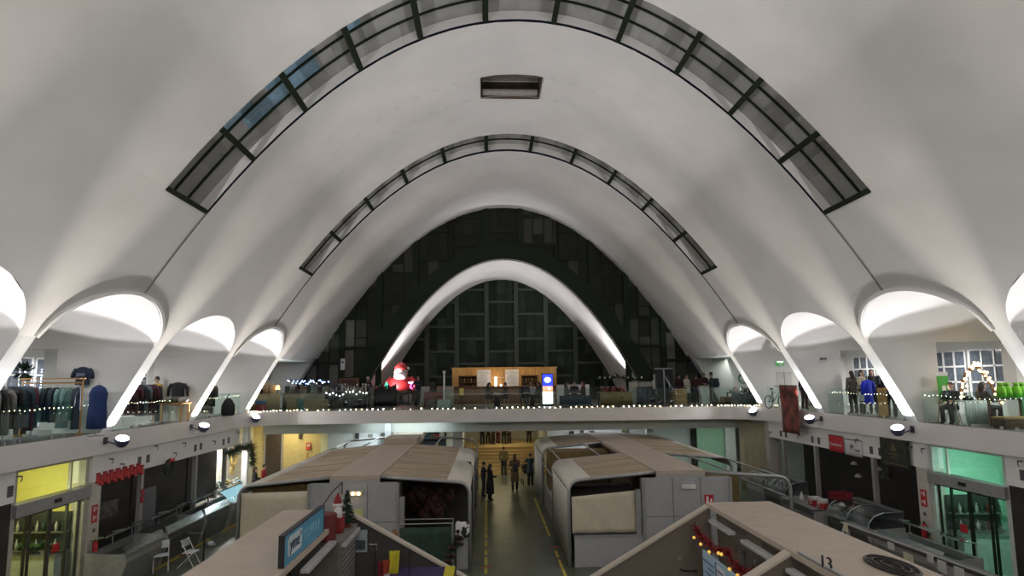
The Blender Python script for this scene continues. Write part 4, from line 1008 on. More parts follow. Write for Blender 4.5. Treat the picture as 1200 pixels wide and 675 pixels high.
def person(label, loc, rz, h=1.65, pose='stand', arms=('down', 'down'), top=(.02, .02, .025), legs=(.02, .022, .03), coat=0, hair='short', hairm=None, hood=False, step=.0, build=1.0, group=None, lean=0.0, trim=None, hat=None):
    """loc: point on the ground (or seat foot point); rz: facing, 0 looks towards -Y"""
    p = empty('person', tuple(loc), rz); tag(p, label, 'person', group); S = h/1.70; b = build
    V = lambda x, y, z: Vector((x, y, z))*S
    sit = pose == 'sit'
    hz = .50 if sit else .92
    L = lean; dz = hz-.92
    def T(x, y, z):                                  # upper body points lean forward about the hips
        q = Vector((x, y, z+dz)); k = max(0, q.z-hz); return Vector((q.x, q.y-k*L, q.z))*S
    mb = MB()
    # trunk
    for (z, rx, ry) in ((.95, .155, .105), (1.05, .14, .095), (1.15, .145, .10), (1.27, .165, .11), (1.36, .16, .10)):
        mb.ball(T(0, 0, z), (rx*S*b, ry*S*b, .09*S), 10, 7)
    mb.tube([T(0, .01, .95), T(0, .0, 1.2), T(0, 0, 1.36), T(0, -.005, 1.44)], [.11*S, .115*S, .10*S, .06*S], 10)
    mb.tube([T(0, 0, 1.40), T(0, -.015, 1.50)], [.058*S, .052*S], 10)
    hd = T(0, -.03, 1.585)
    mb.ball(hd, (.075*S, .095*S, .115*S), 12, 9); mb.ball(hd+V(0, -.02, -.06), (.055*S, .07*S, .055*S), 10, 7)
    mb.tube([hd+V(0, -.085, .02), hd+V(0, -.112, -.02)], [.012*S, .018*S], 6); mb.ball(hd+V(0, -.088, -.055), (.028*S, .014*S, .010*S), 8, 5)
    for s in (-1, 1): mb.ball(hd+V(s*.076, .005, 0), (.012*S, .022*S, .032*S), 6, 5)
    joints = {}
    for s, a in zip((-1, 1), arms):
        sh = T(s*.185*b, 0, 1.385)
        if a == 'down': el, wr = T(s*.235*b, .02, 1.10), T(s*.245*b, -.04, .86)
        elif a == 'fwd': el, wr = T(s*.225*b, -.06, 1.12), T(s*.14, -.28, 1.10)
        elif a == 'phone': el, wr = T(s*.21*b, -.12, 1.14), T(s*.10, -.26, 1.30)
        elif a == 'table': el, wr = T(s*.235*b, -.12, 1.12), T(s*.14, -.36, 1.12)
        elif a == 'cross': el, wr = T(s*.24*b, -.05, 1.12), T(-s*.06, -.17, 1.16)
        elif a == 'out': el, wr = T(s*.28*b, -.16, 1.22), T(s*.26, -.42, 1.26)
        elif a == 'hip': el, wr = T(s*.33*b, .03, 1.14), T(s*.19, -.06, .98)
        elif a == 'up': el, wr = T(s*.27*b, -.12, 1.40), T(s*.15, -.20, 1.58)
        joints[s] = (sh, el, wr)
        mb.tube([T(s*.10, 0, 1.38), sh, (sh+el)/2, el, (el+wr)/2, wr], [.055*S, .052*S, .045*S, .036*S, .034*S, .025*S], 8)
        d = (wr-el).normalized(); sd = d.cross(Vector((0, 0, 1)))
        sd = sd.normalized() if sd.length > .1 else Vector((1, 0, 0)); nn = sd.cross(d)
        pc = wr+d*.05*S
        mb.tube([wr, wr+d*.04*S, wr+d*.085*S], [.024*S, .032*S, .028*S], 8)
        for q, (o, ln) in enumerate(((-.026, .060), (-.009, .074), (.009, .070), (.025, .055))):
            st_ = wr+d*.075*S+sd*o*S; mb.tube([st_, st_+d*ln*.55*S-nn*.006*S, st_+d*ln*.9*S-nn*.022*S], [.0095*S, .009*S, .008*S], 6)
        th = wr+d*.03*S+sd*(-s)*.028*S; mb.tube([th, th+(d*.03+sd*(-s)*.022)*S, th+(d*.06+sd*(-s)*.024)*S], [.011*S, .010*S, .009*S], 6)
    lj = {}
    for s in (-1, 1):
        hp = V(s*.085*b, 0, hz); fy = s*step
        if sit: kn, an = V(s*.12, -.42, .50), V(s*.12, -.40, .08)
        else: kn, an = V(s*.095*b, -.02+fy*.5, .49), V(s*.10*b, fy+.02, .08)
        lj[s] = (hp, kn, an)
        mb.tube([hp+V(0, 0, .04), hp, (hp+kn)/2, kn, (kn+an)*.5+V(0, .012, .05), an], [.085*S*b, .088*S*b, .074*S*b, .055*S, .054*S, .036*S], 9)
        mb.tube([an+V(0, .03, -.03), an+V(0, -.05, -.045), an+V(0, -.14, -.06)], [.035*S, .038*S, .026*S], 7)
    remeshed(mb, 'body', SKIN, p, .0145*S, 2)
    e = MB()
    for s in (-1, 1): e.ball(hd+V(s*.030, -.088, .012), .0095*S, 6, 4)
    e.build('eyes', EYE, p, smooth=True)
    # hair
    hm = hairm or HAIRD; hb = MB()
    hb.ball(hd+V(0, .016, .028), (.086*S, .098*S, .105*S), 12, 8)
    if hair == 'long': hb.tube([hd+V(0, .05, .02), hd+V(0, .075, -.10), hd+V(0, .085, -.22), hd+V(0, .08, -.30)], [.08*S, .085*S, .075*S, .03*S], 9)
    elif hair == 'bun': hb.ball(hd+V(0, .10, .06), .045*S, 8, 6)
    ho = remeshed(hb, 'hair', hm, p, .016*S, 2)
    if hat: MB().lathe([(.092*S, 0), (.098*S, .03*S), (.085*S, .09*S), (.04*S, .125*S), (.01, .13*S)], hd+V(0, .012, .05), 14).build('hat', cmat(hat), p, smooth=True)
    # clothes
    tm, lm = cmat(top), cmat(legs); t = MB()
    for (z, rx, ry) in ((.93, .178, .128), (1.02, .17, .125), (1.15, .17, .125), (1.27, .185, .128), (1.36, .175, .115)): t.ball(T(0, 0, z), (rx*S*b, ry*S*b, .09*S), 10, 7)
    t.tube([T(0, .0, .90), T(0, .0, 1.05), T(0, 0, 1.2), T(0, 0, 1.38)], [.135*S, .132*S, .132*S, .12*S], 12)
    t.tube([T(0, .005, 1.38), T(0, -.005, 1.455)], [.085*S, .072*S], 10)
    for s in (-1, 1):
        sh, el, wr = joints[s]; t.tube([T(s*.09, 0, 1.375), sh, (sh+el)/2, el, (el+wr)/2, el+(wr-el)*.93], [.07*S, .066*S*b, .06*S*b, .052*S, .048*S, .042*S], 9)
    if coat and not sit:
        t.tube([T(0, 0, 1.05), V(0, .0, .80), V(0, .005, .92-coat*.6), V(0, .005, .92-coat)], [.150*S*b, .185*S*b, .2*S*b, .215*S*b], 14)
    elif sit: t.tube([T(0, 0, 1.0), V(0, -.02, .50), V(0, -.12, .50)], [.16*S, .17*S, .13*S], 10)
    if hood: t.ball(T(0, .085, 1.44), (.11*S, .07*S, .07*S), 10, 6)
    remeshed(t, 'coat' if coat else 'jacket', tm, p, .018*S, 3)
    if trim: MB().tube([T(.172*b*math.cos(a), .122*b*math.sin(a), 1.22) for a in [2*PI*i/24 for i in range(25)]], .022*S, 6, cap=False).build('jacket_stripe', cmat(trim), p)
    t = MB()
    for s in (-1, 1):
        hp, kn, an = lj[s]; t.tube([hp+V(0, 0, .05), hp, (hp+kn)/2, kn, (kn+an)/2, an+V(0, 0, .03), an+V(0, 0, -.03)], [.10*S*b, .103*S*b, .09*S*b, .074*S, .072*S, .068*S, .066*S], 9)
    t.ball(V(0, 0, hz+.02), (.165*S*b, .12*S*b, .09*S), 10, 7); remeshed(t, 'trousers', lm, p, .018*S, 3)
    for s in (-1, 1):
        an = lj[s][2]; m2 = MB(); m2.tube([an+V(0, .05, -.035), an+V(0, -.02, -.03), an+V(0, -.10, -.045), an+V(0, -.165, -.055)], [.038*S, .050*S, .044*S, .026*S], 9); m2.tube([an+V(0, 0, .05), an+V(0, 0, -.03)], [.047*S, .046*S], 9)
        o = remeshed(m2, 'shoe', SHOE, p, .014*S, 1)
        for v in o.data.vertices: v.co.z = max(v.co.z, .0)
    return p
G = M+.007
def gp(px, Y, z=G):
    """a point on a floor of height z at depth Y in the column px"""
    a = atY(px, 440, Y); return (a.x, Y, z)
BLK = (.012, .012, .014); NAVY = (.014, .018, .035); DK = (.02, .02, .022)
# lower aisle
person('person in an olive jacket standing with their back turned before the timber steps', gp(589.5, 36.9, 0), PI, 1.72, top=(.10, .085, .03), legs=BLK, arms=('down', 'down'), hair='short', hairm=HAIRB)
person('long haired person in a tan coat walking away along the yellow lit aisle', gp(602, 32.0, 0), PI, 1.86, top=(.15, .095, .055), legs=DK, coat=.48, hair='long', hairm=HAIRB, arms=('fwd', 'phone'), step=.06)
person('person in a long black coat standing beside the goods bay of the kiosk', gp(573.5, 29.6, 0), PI*.6, 1.70, top=BLK, legs=BLK, coat=.62, hair='long', arms=('fwd', 'down'))
person('person in a black jacket browsing behind the long black coat', gp(566, 30.6, 0), PI*.55, 1.68, top=(.025, .027, .035), legs=(.03, .035, .05), hair='short', arms=('out', 'down'))
person('person in a dark teal padded coat pushing a pram along the kiosk', gp(620, 33.2, 0), PI*.95, 1.74, top=(.012, .03, .045), legs=BLK, coat=.25, hair='short', arms=('out', 'out'))
pm = empty('pram', gp(615.5, 33.9, 0), .1); tag(pm, 'black pram held by the person in the dark teal coat', 'pram')
MB().grid([[(x, y, z) for (y, z) in ((.35, .85), (.30, 1.02), (.05, 1.08), (-.1, .95))] for x in (-.22, -.1, .1, .22)]).build('hood', BLACK, pm, solid=.015, smooth=True)
MB().prism([(-.22, -.4, .62), (-.22, .38, .62), (-.22, .42, .85), (-.22, -.45, .80)], (.44, 0, 0)).build('carrycot', BLACK, pm, bevel=.03)
for x in (-.23, .23):
    MB().tube([(x, -.35, .15), (x, .15, .6), (x, .45, 1.02)], .014, 6).build('frame_tube', GALV, pm); MB().tube([(x, .35, .15), (x, -.1, .6)], .014, 6).build('frame_tube', GALV, pm)
    for y in (-.35, .35): MB().tube([(x, y+.13*math.cos(a), .15+.13*math.sin(a)) for a in [2*PI*i/16 for i in range(17)]], .018, 6, cap=False).build('wheel', BLACK, pm)
bp_ = empty('backpack', tuple(Vector(gp(603, 31.9, 1.18))+Vector((0, -.12, 0)))); tag(bp_, 'dark backpack worn over the tan coat', 'backpack')
MB().box(-.14, .14, -.09, .06, -.2, .22).build('bag', BLACK, bp_, bevel=.04); MB().box(-.10, .10, -.125, -.09, -.15, .03).build('pocket', BLACK, bp_, bevel=.02)
# on the landing at the top of the steps
for i, (px, Y, c) in enumerate(((565, 41.6, DK), (571.5, 42.3, BLK), (577, 41.9, BLK), (583, 42.6, (.06, .012, .018)), (590, 41.8, (.05, .014, .02)), (596, 42.4, (.03, .016, .02)), (619, 42.5, BLK))):
    person('person in dark clothes standing on the lit landing above the timber steps', gp(px, Y, 1.336), (0, PI, .8, 2.4, PI, -.6, PI)[i], 1.66+.02*(i % 3), top=c, legs=c if i % 2 else BLK, coat=.2 if i % 2 else 0, group='people on the landing above the steps', hair=('short', 'long')[i % 2])
# by the flower shop
person('dark haired person in black behind the flower shop table', gp(303, 30.2, 0), PI/2+.3, 1.66, top=BLK, legs=BLK, hair='long', arms=('fwd', 'fwd'))
person('person in a red top beside the flower shop table', gp(313, 31.0, 0), PI/2, 1.66, top=(.30, .02, .03), legs=BLK, hair='short', arms=('fwd', 'down'))
# far gallery, seated around low tables
def sitting(lab, px, Y, rz, **k): return person(lab, gp(px, Y), rz, k.pop('h', 1.68), pose='sit', **k)
sitting('seated person in black with long dark hair at the small round table', 571.5, 32.3, PI/2, top=BLK, hair='long', arms=('table', 'table'), lean=.08)
sitting('seated person in a black coat facing across the small round table', 593, 32.5, -PI/2, top=BLK, hair='short', arms=('table', 'table'), lean=.05)
sitting('seated person in a dark coat with their back to the hall by the lit display', 614.5, 32.6, PI, top=(.014, .016, .02), hair='bun', arms=('fwd', 'fwd'), build=1.2)
sitting('seated person in a pale grey jumper between two dark coats', 622.5, 34.0, -.4, top=(.38, .38, .40), hair='short', hairm=HAIRB, arms=('table', 'cross'))
sitting('seated long haired person in black next to the lit display', 631.5, 32.6, -PI/2+.3, top=BLK, hair='long', arms=('table', 'table'))
sitting('seated person in a grey coat with long dark hair at the blue fronted table', 663.5, 33.0, PI/2, top=(.10, .105, .11), hair='long', arms=('table', 'table'))
sitting('seated person in black facing the hall at the blue fronted table', 672.5, 34.0, 0, top=BLK, hair='short', arms=('table', 'table'))
sitting('seated person with reddish hair in a maroon jacket at the blue fronted table', 683, 33.0, -PI/2, top=(.05, .012, .014), hair='long', hairm=mat('reddish_hair', (.16, .035, .02), .5, var=.3, scale=30), arms=('table', 'fwd'))
person('person in a navy jacket with a green chest stripe standing by the inflatable', gp(490, 33.0), .3, 1.66, top=NAVY, legs=BLK, trim=(.05, .12, .06), arms=('hip', 'down'))
person('person in black with a white cap behind the dark stall', gp(431, 33.2), .6, 1.60, top=BLK, legs=BLK, arms=('out', 'fwd'), hat=(.5, .46, .42))
# far gallery, standing group by the white bin
person('person in a beige coat and dark trousers standing beside stacked crates', gp(804, 31.9), .6, 1.60, top=(.42, .40, .34), legs=DK, coat=.28, hair='short', arms=('fwd', 'hip'))
person('person in a dark red top standing behind the white bin', gp(815.5, 32.3), PI*.8, 1.60, top=(.05, .012, .014), legs=(.03, .04, .055), arms=('hip', 'fwd'))
person('person in black facing the hall over the white bin', gp(824.5, 33.0), .0, 1.68, top=(.03, .012, .012), legs=BLK, arms=('fwd', 'fwd'))
person('person in a slate jacket and cap carrying a rucksack by the white bin', gp(833.5, 31.8), -PI/2-.3, 1.66, top=(.03, .042, .05), legs=(.14, .17, .19), hair='short', hat=(.02, .025, .03), arms=('fwd', 'down'))
rk = empty('rucksack', tuple(Vector(gp(838.5, 31.85, G+1.18)))); tag(rk, 'slate rucksack on the back of the person by the white bin', 'rucksack')
MB().box(-.10, .13, -.14, .14, -.30, .20).build('bag', cmat((.04, .06, .07)), rk, bevel=.05); MB().box(.13, .17, -.10, .10, -.22, 0).build('pocket', cmat((.04, .06, .07)), rk, bevel=.02)
person('person in dark maroon standing in the dim doorway behind the beige coat', gp(795, 34.0), .3, 1.58, top=(.04, .014, .02), legs=BLK, hair='long')
person('dark haired person beside the doorway bench', gp(783, 34.0), -.3, 1.58, top=BLK, legs=BLK, hair='long')
# side galleries
person('shopper in a yellow jacket among the clothes rails', gp(185, 22.9), -.5, 1.66, top=(.42, .30, .03), legs=BLK, hair='short', arms=('fwd', 'down'))
person('dark haired shopper facing the clothes rail beside the yellow jacket', (-14.6, 22.4, G), 2.6, 1.68, top=DK, legs=BLK, hair='long', arms=('out', 'fwd'))
for i, (x, y, r, c, lab, hr_) in enumerate(((*gp(998, 22.75)[:2], PI, (.09, .075, .06), 'long haired person in a brown grey jacket behind the railing', 'long'), (*gp(1009, 22.25)[:2], .4, (.30, .26, .20), 'person in a light jumper behind the blue coat', 'long'), (*gp(1021, 22.3)[:2], -.5, BLK, 'dark figure in black at the crowded stall behind the railing', 'long'), (*gp(1031, 21.3)[:2], .5, NAVY, 'person in a navy jacket at the crowded stall behind the railing', 'short'), (*gp(1042, 20.3)[:2], 2.5, NAVY, 'person in dark navy beside the bright pier of the crowded stall', 'short'))):
    person(lab, (x, y, G), r, 1.62+.02*i, top=c, legs=DK, coat=.15, hair=hr_, arms=('fwd', 'down'))
sitting('seated person in dark grey on a stool beside the lit garland arch', 1113, 17.45, -PI/2+.5, top=(.05, .05, .055), hair='short', arms=('table', 'table'), h=1.6)
sitting('seated person with long dark hair in front of the lit garland arch', 1149, 17.0, PI/2, top=(.08, .06, .06), hair='long', arms=('table', 'fwd'), h=1.6)
# ================================================================== GALLERY: RAILINGS, LIGHTS, STALLS AND GOODS
# floodlights on the fascia
LENS = emis('flood_lens', (.92, .93, 1.0), 9)
FHEAD = mat('flood_head_blue_grey', (.10, .11, .20), .4, .3); FBR = mat('flood_bracket', (.05, .05, .08), .5)
where = {-1: ('shop front of the yellow lit door', 'second shop pillar', 'flower shop corner'), 1: ('black framed board', 'red picture banner', 'far curtain corner')}
for s in (-1, 1):
    for i, Yp in enumerate(PIERS[1:]):
        f = empty('floodlight', (s*11.72, Yp+.02, M-.22)); tag(f, 'round blue grey floodlight on the fascia above the %s' % where[s][i-3] if i > 2 else 'round blue grey floodlight clamped on the fascia near the camera', 'floodlight', None if i > 2 else 'floodlights near the camera')
        ax = Vector((-s*.35, -.35, 1)).normalized(); q = ax.to_track_quat('Z', 'Y').to_matrix().to_4x4()
        h_ = MB().lathe([(.05, -.22), (.13, -.19), (.19, -.08), (.20, .04), (.19, .05), (.0, .05)], n=20); h_.v = [tuple(q @ Vector(v)) for v in h_.v]; h_.build('lamp_head', FHEAD, f, smooth=True)
        l_ = MB().lathe([(.175, .05), (.16, .07), (.0, .075)], n=20); l_.v = [tuple(q @ Vector(v)) for v in l_.v]; l_.build('lens', LENS, f, smooth=True)
        MB().tube([(s*.48, 0, -.02), (s*.2, 0, -.12), (0, 0, -.12)], .025, 6).build('bracket', FBR, f); MB().box(min(s*.46, s*.48), max(s*.46, s*.48), -.09, .09, -.12, .08).build('wall_plate', FBR, f)
# glass railings
RG = glass('railing_glass', (.86, .94, .925), 1.5)
def railing(label, path, hgt=.95, group=None):
    r = empty('glass_railing', (path[0][0], path[0][1], M+.006)); tag(r, label, 'railing', group); o = Vector((path[0][0], path[0][1], 0))
    for a, b in zip(path[:-1], path[1:]):
        A, B = Vector((*a, 0))-o, Vector((*b, 0))-o; d = (B-A).normalized(); n = d.cross(Vector((0, 0, 1)))*.008; A2, B2 = A+d*.02, B-d*.02
        MB().prism([A2-n, B2-n, B2+n, A2+n], (0, 0, hgt)).build('glass_panel', RG, r)
        for f in (.15, .85): c = A.lerp(B, f); MB().box(c.x-.03, c.x+.03, c.y-.03, c.y+.03, 0, .08).build('clamp', STEEL, r)
RX = W+.15
names = ['before the shirt racks', 'before the jacket hung on the wall panel', 'below the lit wall panel']
names2 = ['before the lit garland arch', 'before the crowded stall', 'before the parked bicycle']
for s in (-1, 1):
    for k in (2, 3, 4, 5):
        ya, yb = PIERS[k]+.27, PIERS[k+1]-.27 if k < 6 else 28.2
        lab = 'clear glass railing on the gallery edge %s' % ((names if s < 0 else names2)[k-3]) if k > 2 else 'clear glass railing on the gallery edge near the camera'
        railing(lab, [(s*RX, ya+(yb-ya)*i/3) for i in range(4)], group=None if k > 2 else 'railings near the camera')
ap = [(-W-.1, 28.8)]+[(-10.1-2.2*math.cos(a), 27.45+2.2*math.sin(a)) for a in (.75, 1.15)]+[(-10.1+i*1.55, 29.66) for i in range(14)]+[(10.1+2.2*math.sin(a), 27.45+2.2*math.cos(a)) for a in (.42, .82)]+[(W+.1, 28.8)]
railing('long clear glass railing along the far gallery', ap)
# strings of little lights
BULBW = emis('string_bulb_warm', (1.0, .72, .42), 16); BULBC = emis('string_bulb_white', (1, .93, .85), 16); CABLE = mat('thin_cable', (.05, .05, .04), .6)
def string(label, pts, n, r, ms, jit=.02, seed=1):
    o = empty('string_light', pts[0]); tag(o, label, 'string lights'); rnd = random.Random(seed); P0 = Vector(pts[0]); L = []
    for i in range(n+1):
        t = i/n*(len(pts)-1); k = min(int(t), len(pts)-2); L.append(Vector(pts[k]).lerp(Vector(pts[k+1]), t-k)-P0+Vector((0, 0, rnd.uniform(-jit, jit))))
    MB().tube(L, .006, 4).build('cable', CABLE, o)
    proto = [MB().ball((0, 0, 0), r, 6, 4).build('bulb', m, o) for m in ms]
    for j, p in enumerate(proto): p.location = L[j]
    for i in range(len(ms), n+1):
        if rnd.random() < .78 or n < 30: c = proto[rnd.randrange(len(ms))].copy(); C.objects.link(c); c.parent = o; c.location = L[i]; q = rnd.uniform(.7, 1.3); c.scale = (q, q, q)
    return o
fp = [(x, y+.0, M+.05) for x, y in ap]; fp = [(x*.995, y-.1, z) for x, y, z in fp]
string('small warm string lights along the foot of the far glass railing', fp, 112, .022, (BULBW, BULBW, BULBC), seed=3)
for s in (-1, 1):
    for k in (3, 4, 5):
        if s > 0 and k == 5: continue
        string('tiny white string lights on the glass railing %s' % (names if s < 0 else names2)[k-3], [(s*(RX+.03), PIERS[k]+.4, M+.82), (s*(RX+.03), PIERS[k]+2.5, M+.78), (s*(RX+.03), PIERS[k+1]-.4, M+.82)], 26, .010, (BULBC, BULBW), seed=k+s)
# ---------------------------------------------------- clothes shop behind the first side arches
GAR = [(.03, .035, .05), (.012, .012, .014), (.16, .30, .30), (.05, .07, .09), (.10, .03, .04), (.22, .2, .17), (.03, .06, .08), (.28, .30, .29), (.02, .04, .07), (.12, .14, .13)]
def garment(name, label, cat, loc, rz, rgb, ln=.75, w=.44, sleeve=True, m=None, group=None):
    g = empty(name, tuple(loc), rz); tag(g, label, cat, group); m = m or cmat(rgb)
    mb = MB(); rows = []
    prof = [(.08, .035, 0.0), (w*.42, .05, -.05), (w*.5, .065, -.10), (w*.42, .075, -.24), (w*.42, .08, -ln*.6), (w*.47, .09, -ln)]
    n = 14
    for (rx, ry, z) in prof: rows.append([(rx*math.cos(2*PI*i/n), ry*math.sin(2*PI*i/n)*(1+.2*math.sin(i*2.1)), z) for i in range(n+1)])
    mb.grid(rows); mb.build('torso', m, g, smooth=True)
    if sleeve:
        for s in (-1, 1): MB().tube([(s*w*.40, 0, -.07), (s*w*.58, 0, -.20), (s*w*.64, 0, -.34 if sleeve == 'short' else -.52)], [.07, .062, .05], 8).build('sleeve', m, g, smooth=True)
    MB().tube([(0, 0, .0), (0, 0, .07), (.02, 0, .085), (.0, 0, .10)], .004, 5).build('hanger_hook', STEEL, g)
    return g
def clothes_rack(label, x, y, ln, rz=0, wood=False, h=1.5):
    r = empty('clothes_rack', (x, y, G), rz); tag(r, label, 'clothes rack'); m = WOODL if wood else mat('white_tube', (.6, .6, .6), .4)
    t = .025 if wood else .016
    MB().tube([(-ln/2, 0, h), (ln/2, 0, h)], t, 6).build('rail', m, r)
    for s in (-1, 1):
        MB().tube([(s*ln/2, 0, h+(.12 if wood else 0)), (s*ln/2, 0, .06)], t, 6).build('upright', m, r); MB().tube([(s*ln/2, -.25, .04), (s*ln/2, .25, .04)], t, 6).build('foot', m, r)
    if wood: MB().box(-ln/2, ln/2, -.14, .14, h+.10, h+.13).build('top_shelf', m, r)
    return r
def fill(x, y, ln, h, rz, n, desc, group, seed, cols=None, lo=.62, hi=.95):
    rnd = random.Random(seed)
    for i in range(n):
        f = -ln/2+.12+(ln-.24)*i/(n-1); c = (cols or GAR)[rnd.randrange(len(cols or GAR))]
        garment('hanging_garment', desc, 'garment', (x+f*math.cos(rz), y+f*math.sin(rz), G+h-.13), rz+PI/2+rnd.uniform(-.25, .25), c, rnd.uniform(lo, hi), rnd.uniform(.40, .5), True, group=group)
clothes_rack('white tube rack packed with dark clothes before the bright window', -13.6, 15.6, 2.6, PI/2-.25); fill(-13.6, 15.6, 2.6, 1.5, PI/2-.25, 15, 'dark garment hanging on the white tube rack', 'garments on the white tube rack', 2, GAR[:2]+GAR[3:5]+GAR[6:7], 1.0, 1.25)
clothes_rack('wooden rack with a top shelf holding teal and dark shirts', -12.95, 17.1, 1.5, .1, True, 1.45); fill(-12.95, 17.1, 1.5, 1.45, .1, 8, 'shirt hanging on the wooden rack', 'shirts on the wooden rack', 5, [(.16, .30, .30), (.03, .05, .07), (.10, .12, .13), (.16, .30, .30)], .9, 1.15)
clothes_rack('white rack of grey clothes close behind the glass railing', -12.95, 14.6, 1.8, PI/2); fill(-12.95, 14.6, 1.8, 1.45, PI/2, 9, 'grey or white garment hanging close behind the glass railing', 'garments close behind the railing', 8, [(.20, .20, .19), (.05, .055, .06), (.28, .29, .29), (.012, .012, .014)], .95, 1.2)
clothes_rack('dark rack with maroon and blue coats behind the second glass railing', -12.95, 21.3, 1.6, PI/2-.1); fill(-12.95, 21.3, 1.6, 1.5, PI/2-.1, 9, 'long coat hanging behind the second glass railing', 'coats behind the second glass railing', 12, [(.06, .015, .025), (.02, .02, .03), (.12, .17, .2), (.07, .02, .03)], .9, 1.1)
clothes_rack('dark rack of patterned clothes behind the third glass railing', -13.0, 26.0, 1.4, PI/2-.2); fill(-13.0, 26.0, 1.4, 1.45, PI/2-.2, 7, 'olive patterned garment behind the third glass railing', 'garments behind the third glass railing', 14, [(.06, .05, .035), (.03, .03, .03), (.09, .07, .05)], .8, 1.0)
ts = garment('wall_shirt', 'navy T-shirt hung flat on the white wall panel above the racks', 'shirt', tuple(atY(97.5, 430, 17.95)), 0, (.018, .028, .06), .52, .44, 'short'); MB().box(-.12, .12, -.10, -.085, -.27, -.18).build('chest_print', cmat((.12, .16, .22)), ts)
garment('wall_jacket', 'black jacket hung on the grey wall panel', 'jacket', tuple(atY(209, 448, 23.0)), 0, (.012, .013, .016), .86, .56)
dm = empty('garment_bag', tuple(Vector(atY(115, 470, 16.9)))); dm.location.z = G; tag(dm, 'royal blue padded coat on a stand at the end of the wooden rack', 'coat')
BLUEC = cmat((.012, .035, .13)); MB().lathe([(.05, 1.38), (.16, 1.30), (.22, 1.15), (.21, .9), (.23, .6), (.24, .22), (.2, .2)][::-1], n=16).build('coat', BLUEC, dm, smooth=True); MB().cyl((0, 0, .02), (0, 0, 1.45), .018).build('pole', STEEL, dm); MB().lathe([(.2, 0), (.2, .02), (.02, .03)], n=16).build('base', STEEL, dm)
pl = empty('potted_plant', (-13.9, 17.3, G+.0)); tag(pl, 'dark leafy plant standing above the racks by the white wall', 'plant')
rnd = random.Random(3); mb = MB()
for i in range(90):
    d = Vector((rnd.gauss(0, 1), rnd.gauss(0, 1), rnd.gauss(0, .6))).normalized(); p = Vector((0, 0, 1.75))+d*.12; q = p+d*.24; w = d.cross(Vector((0, 0, 1))).normalized()*.05; mb.add([p, (p+q)/2-w, q, (p+q)/2+w], [(0, 1, 2, 3)])
mb.build('foliage', FIR, pl, fix=False); MB().cyl((0, 0, .3), (0, 0, 1.75), .025).build('stem', WOODD, pl); MB().lathe([(.13, 0), (.17, .30), (.15, .30)], n=14).build('pot', DARK, pl)
# windows on the outer wall of the side galleries
WF = mat('window_frame_white', (.7, .71, .72), .5); NPN = mat('night_pane', (.10, .12, .15), .15, var=.3); LPN = mat('lit_shop_pane', (.75, .78, .82), .4, emit=(.9, .95, 1), es=.5)
wc = 20
for s in (-1, 1):
    for k in range(2, 6):
        y0 = PIERS[k]+.9
        for j in range(2):
            wnd = empty('window_%d' % wc, (s*(XO-.04), y0+.75+j*1.75, M+1.45), kind='structure'); wc += 1
            mb = MB()
            for yy in (-.78, -.26, .26, .78): mb.box(-.04, .04, yy-.03, yy+.03, -.85, .85)
            for zz in (-.85, -.28, .28, .85): mb.box(-.04, .04, -.8, .8, zz-.03, zz+.03)
            mb.build('frame', WF, wnd); MB().box(-.01, .01, -.78, .78, -.85, .85).build('pane', NPN, wnd)
# wreath-like hanging strings of blue white lights in the shop window
for i, (px, py) in enumerate(((29, 445), (40, 446), (48, 447))):
    p = atX(px, py, -15.9); string('vertical string of blue white lights in the bright shop window', [(p.x, p.y, M+1.9), (p.x, p.y, M+.9)], 12, .02, (emis('blue_white_bulb', (.55, .7, 1), 8),), seed=i)['group'] = 'light strings in the shop window'
pil = struct('pillar', MB().box(-14.9, -14.5, 19.4, 19.8, M, M+2.5), WALLW)
# goods by the grey wall panels
def bag(name, label, cat, px, Y, r, h, c, z=G):
    p = gp(px, Y, z); o = empty(name, p); tag(o, label, cat)
    MB().lathe([(r*.8, 0), (r, h*.15), (r*.95, h*.6), (r*.55, h*.9), (r*.2, h)], n=12).build('sack', cmat(c), o, smooth=True); MB().tube([(-r*.3, 0, h*.9), (0, 0, h*1.25), (r*.3, 0, h*.9)], .02, 6).build('strap', cmat(c), o)
tb2 = empty('goods_table', gp(203, 22.5)); tag(tb2, 'low table piled with folded clothes under the black jacket', 'table'); MB().box(-.55, .55, -.35, .35, .66, .70).build('tabletop', WOODL, tb2)
for x in (-.48, .48):
    for y in (-.28, .28): MB().box(x-.025, x+.025, y-.025, y+.025, 0, .66).build('leg', WOODL, tb2)
for i, (dx, c) in enumerate(((-.40, (.05, .06, .04)), (-.13, (.30, .26, .22)), (.14, (.12, .11, .09)), (.40, (.35, .34, .32)))):
    q = gp(203, 22.5); fo = empty('folded_pile', (q[0]+dx, q[1], G+.70)); tag(fo, 'soft folded garments on the low table under the black jacket', 'folded clothes', 'folded clothes on the low table')
    MB().ball((0, 0, .10), (.17, .22, .12), 10, 6).build('folded_cloth', cmat(c), fo, smooth=True)
bag('travel_bag', 'black travel bag standing by the lit grey panel', 'bag', 269, 26.4, .28, .75, (.012, .013, .016)); 
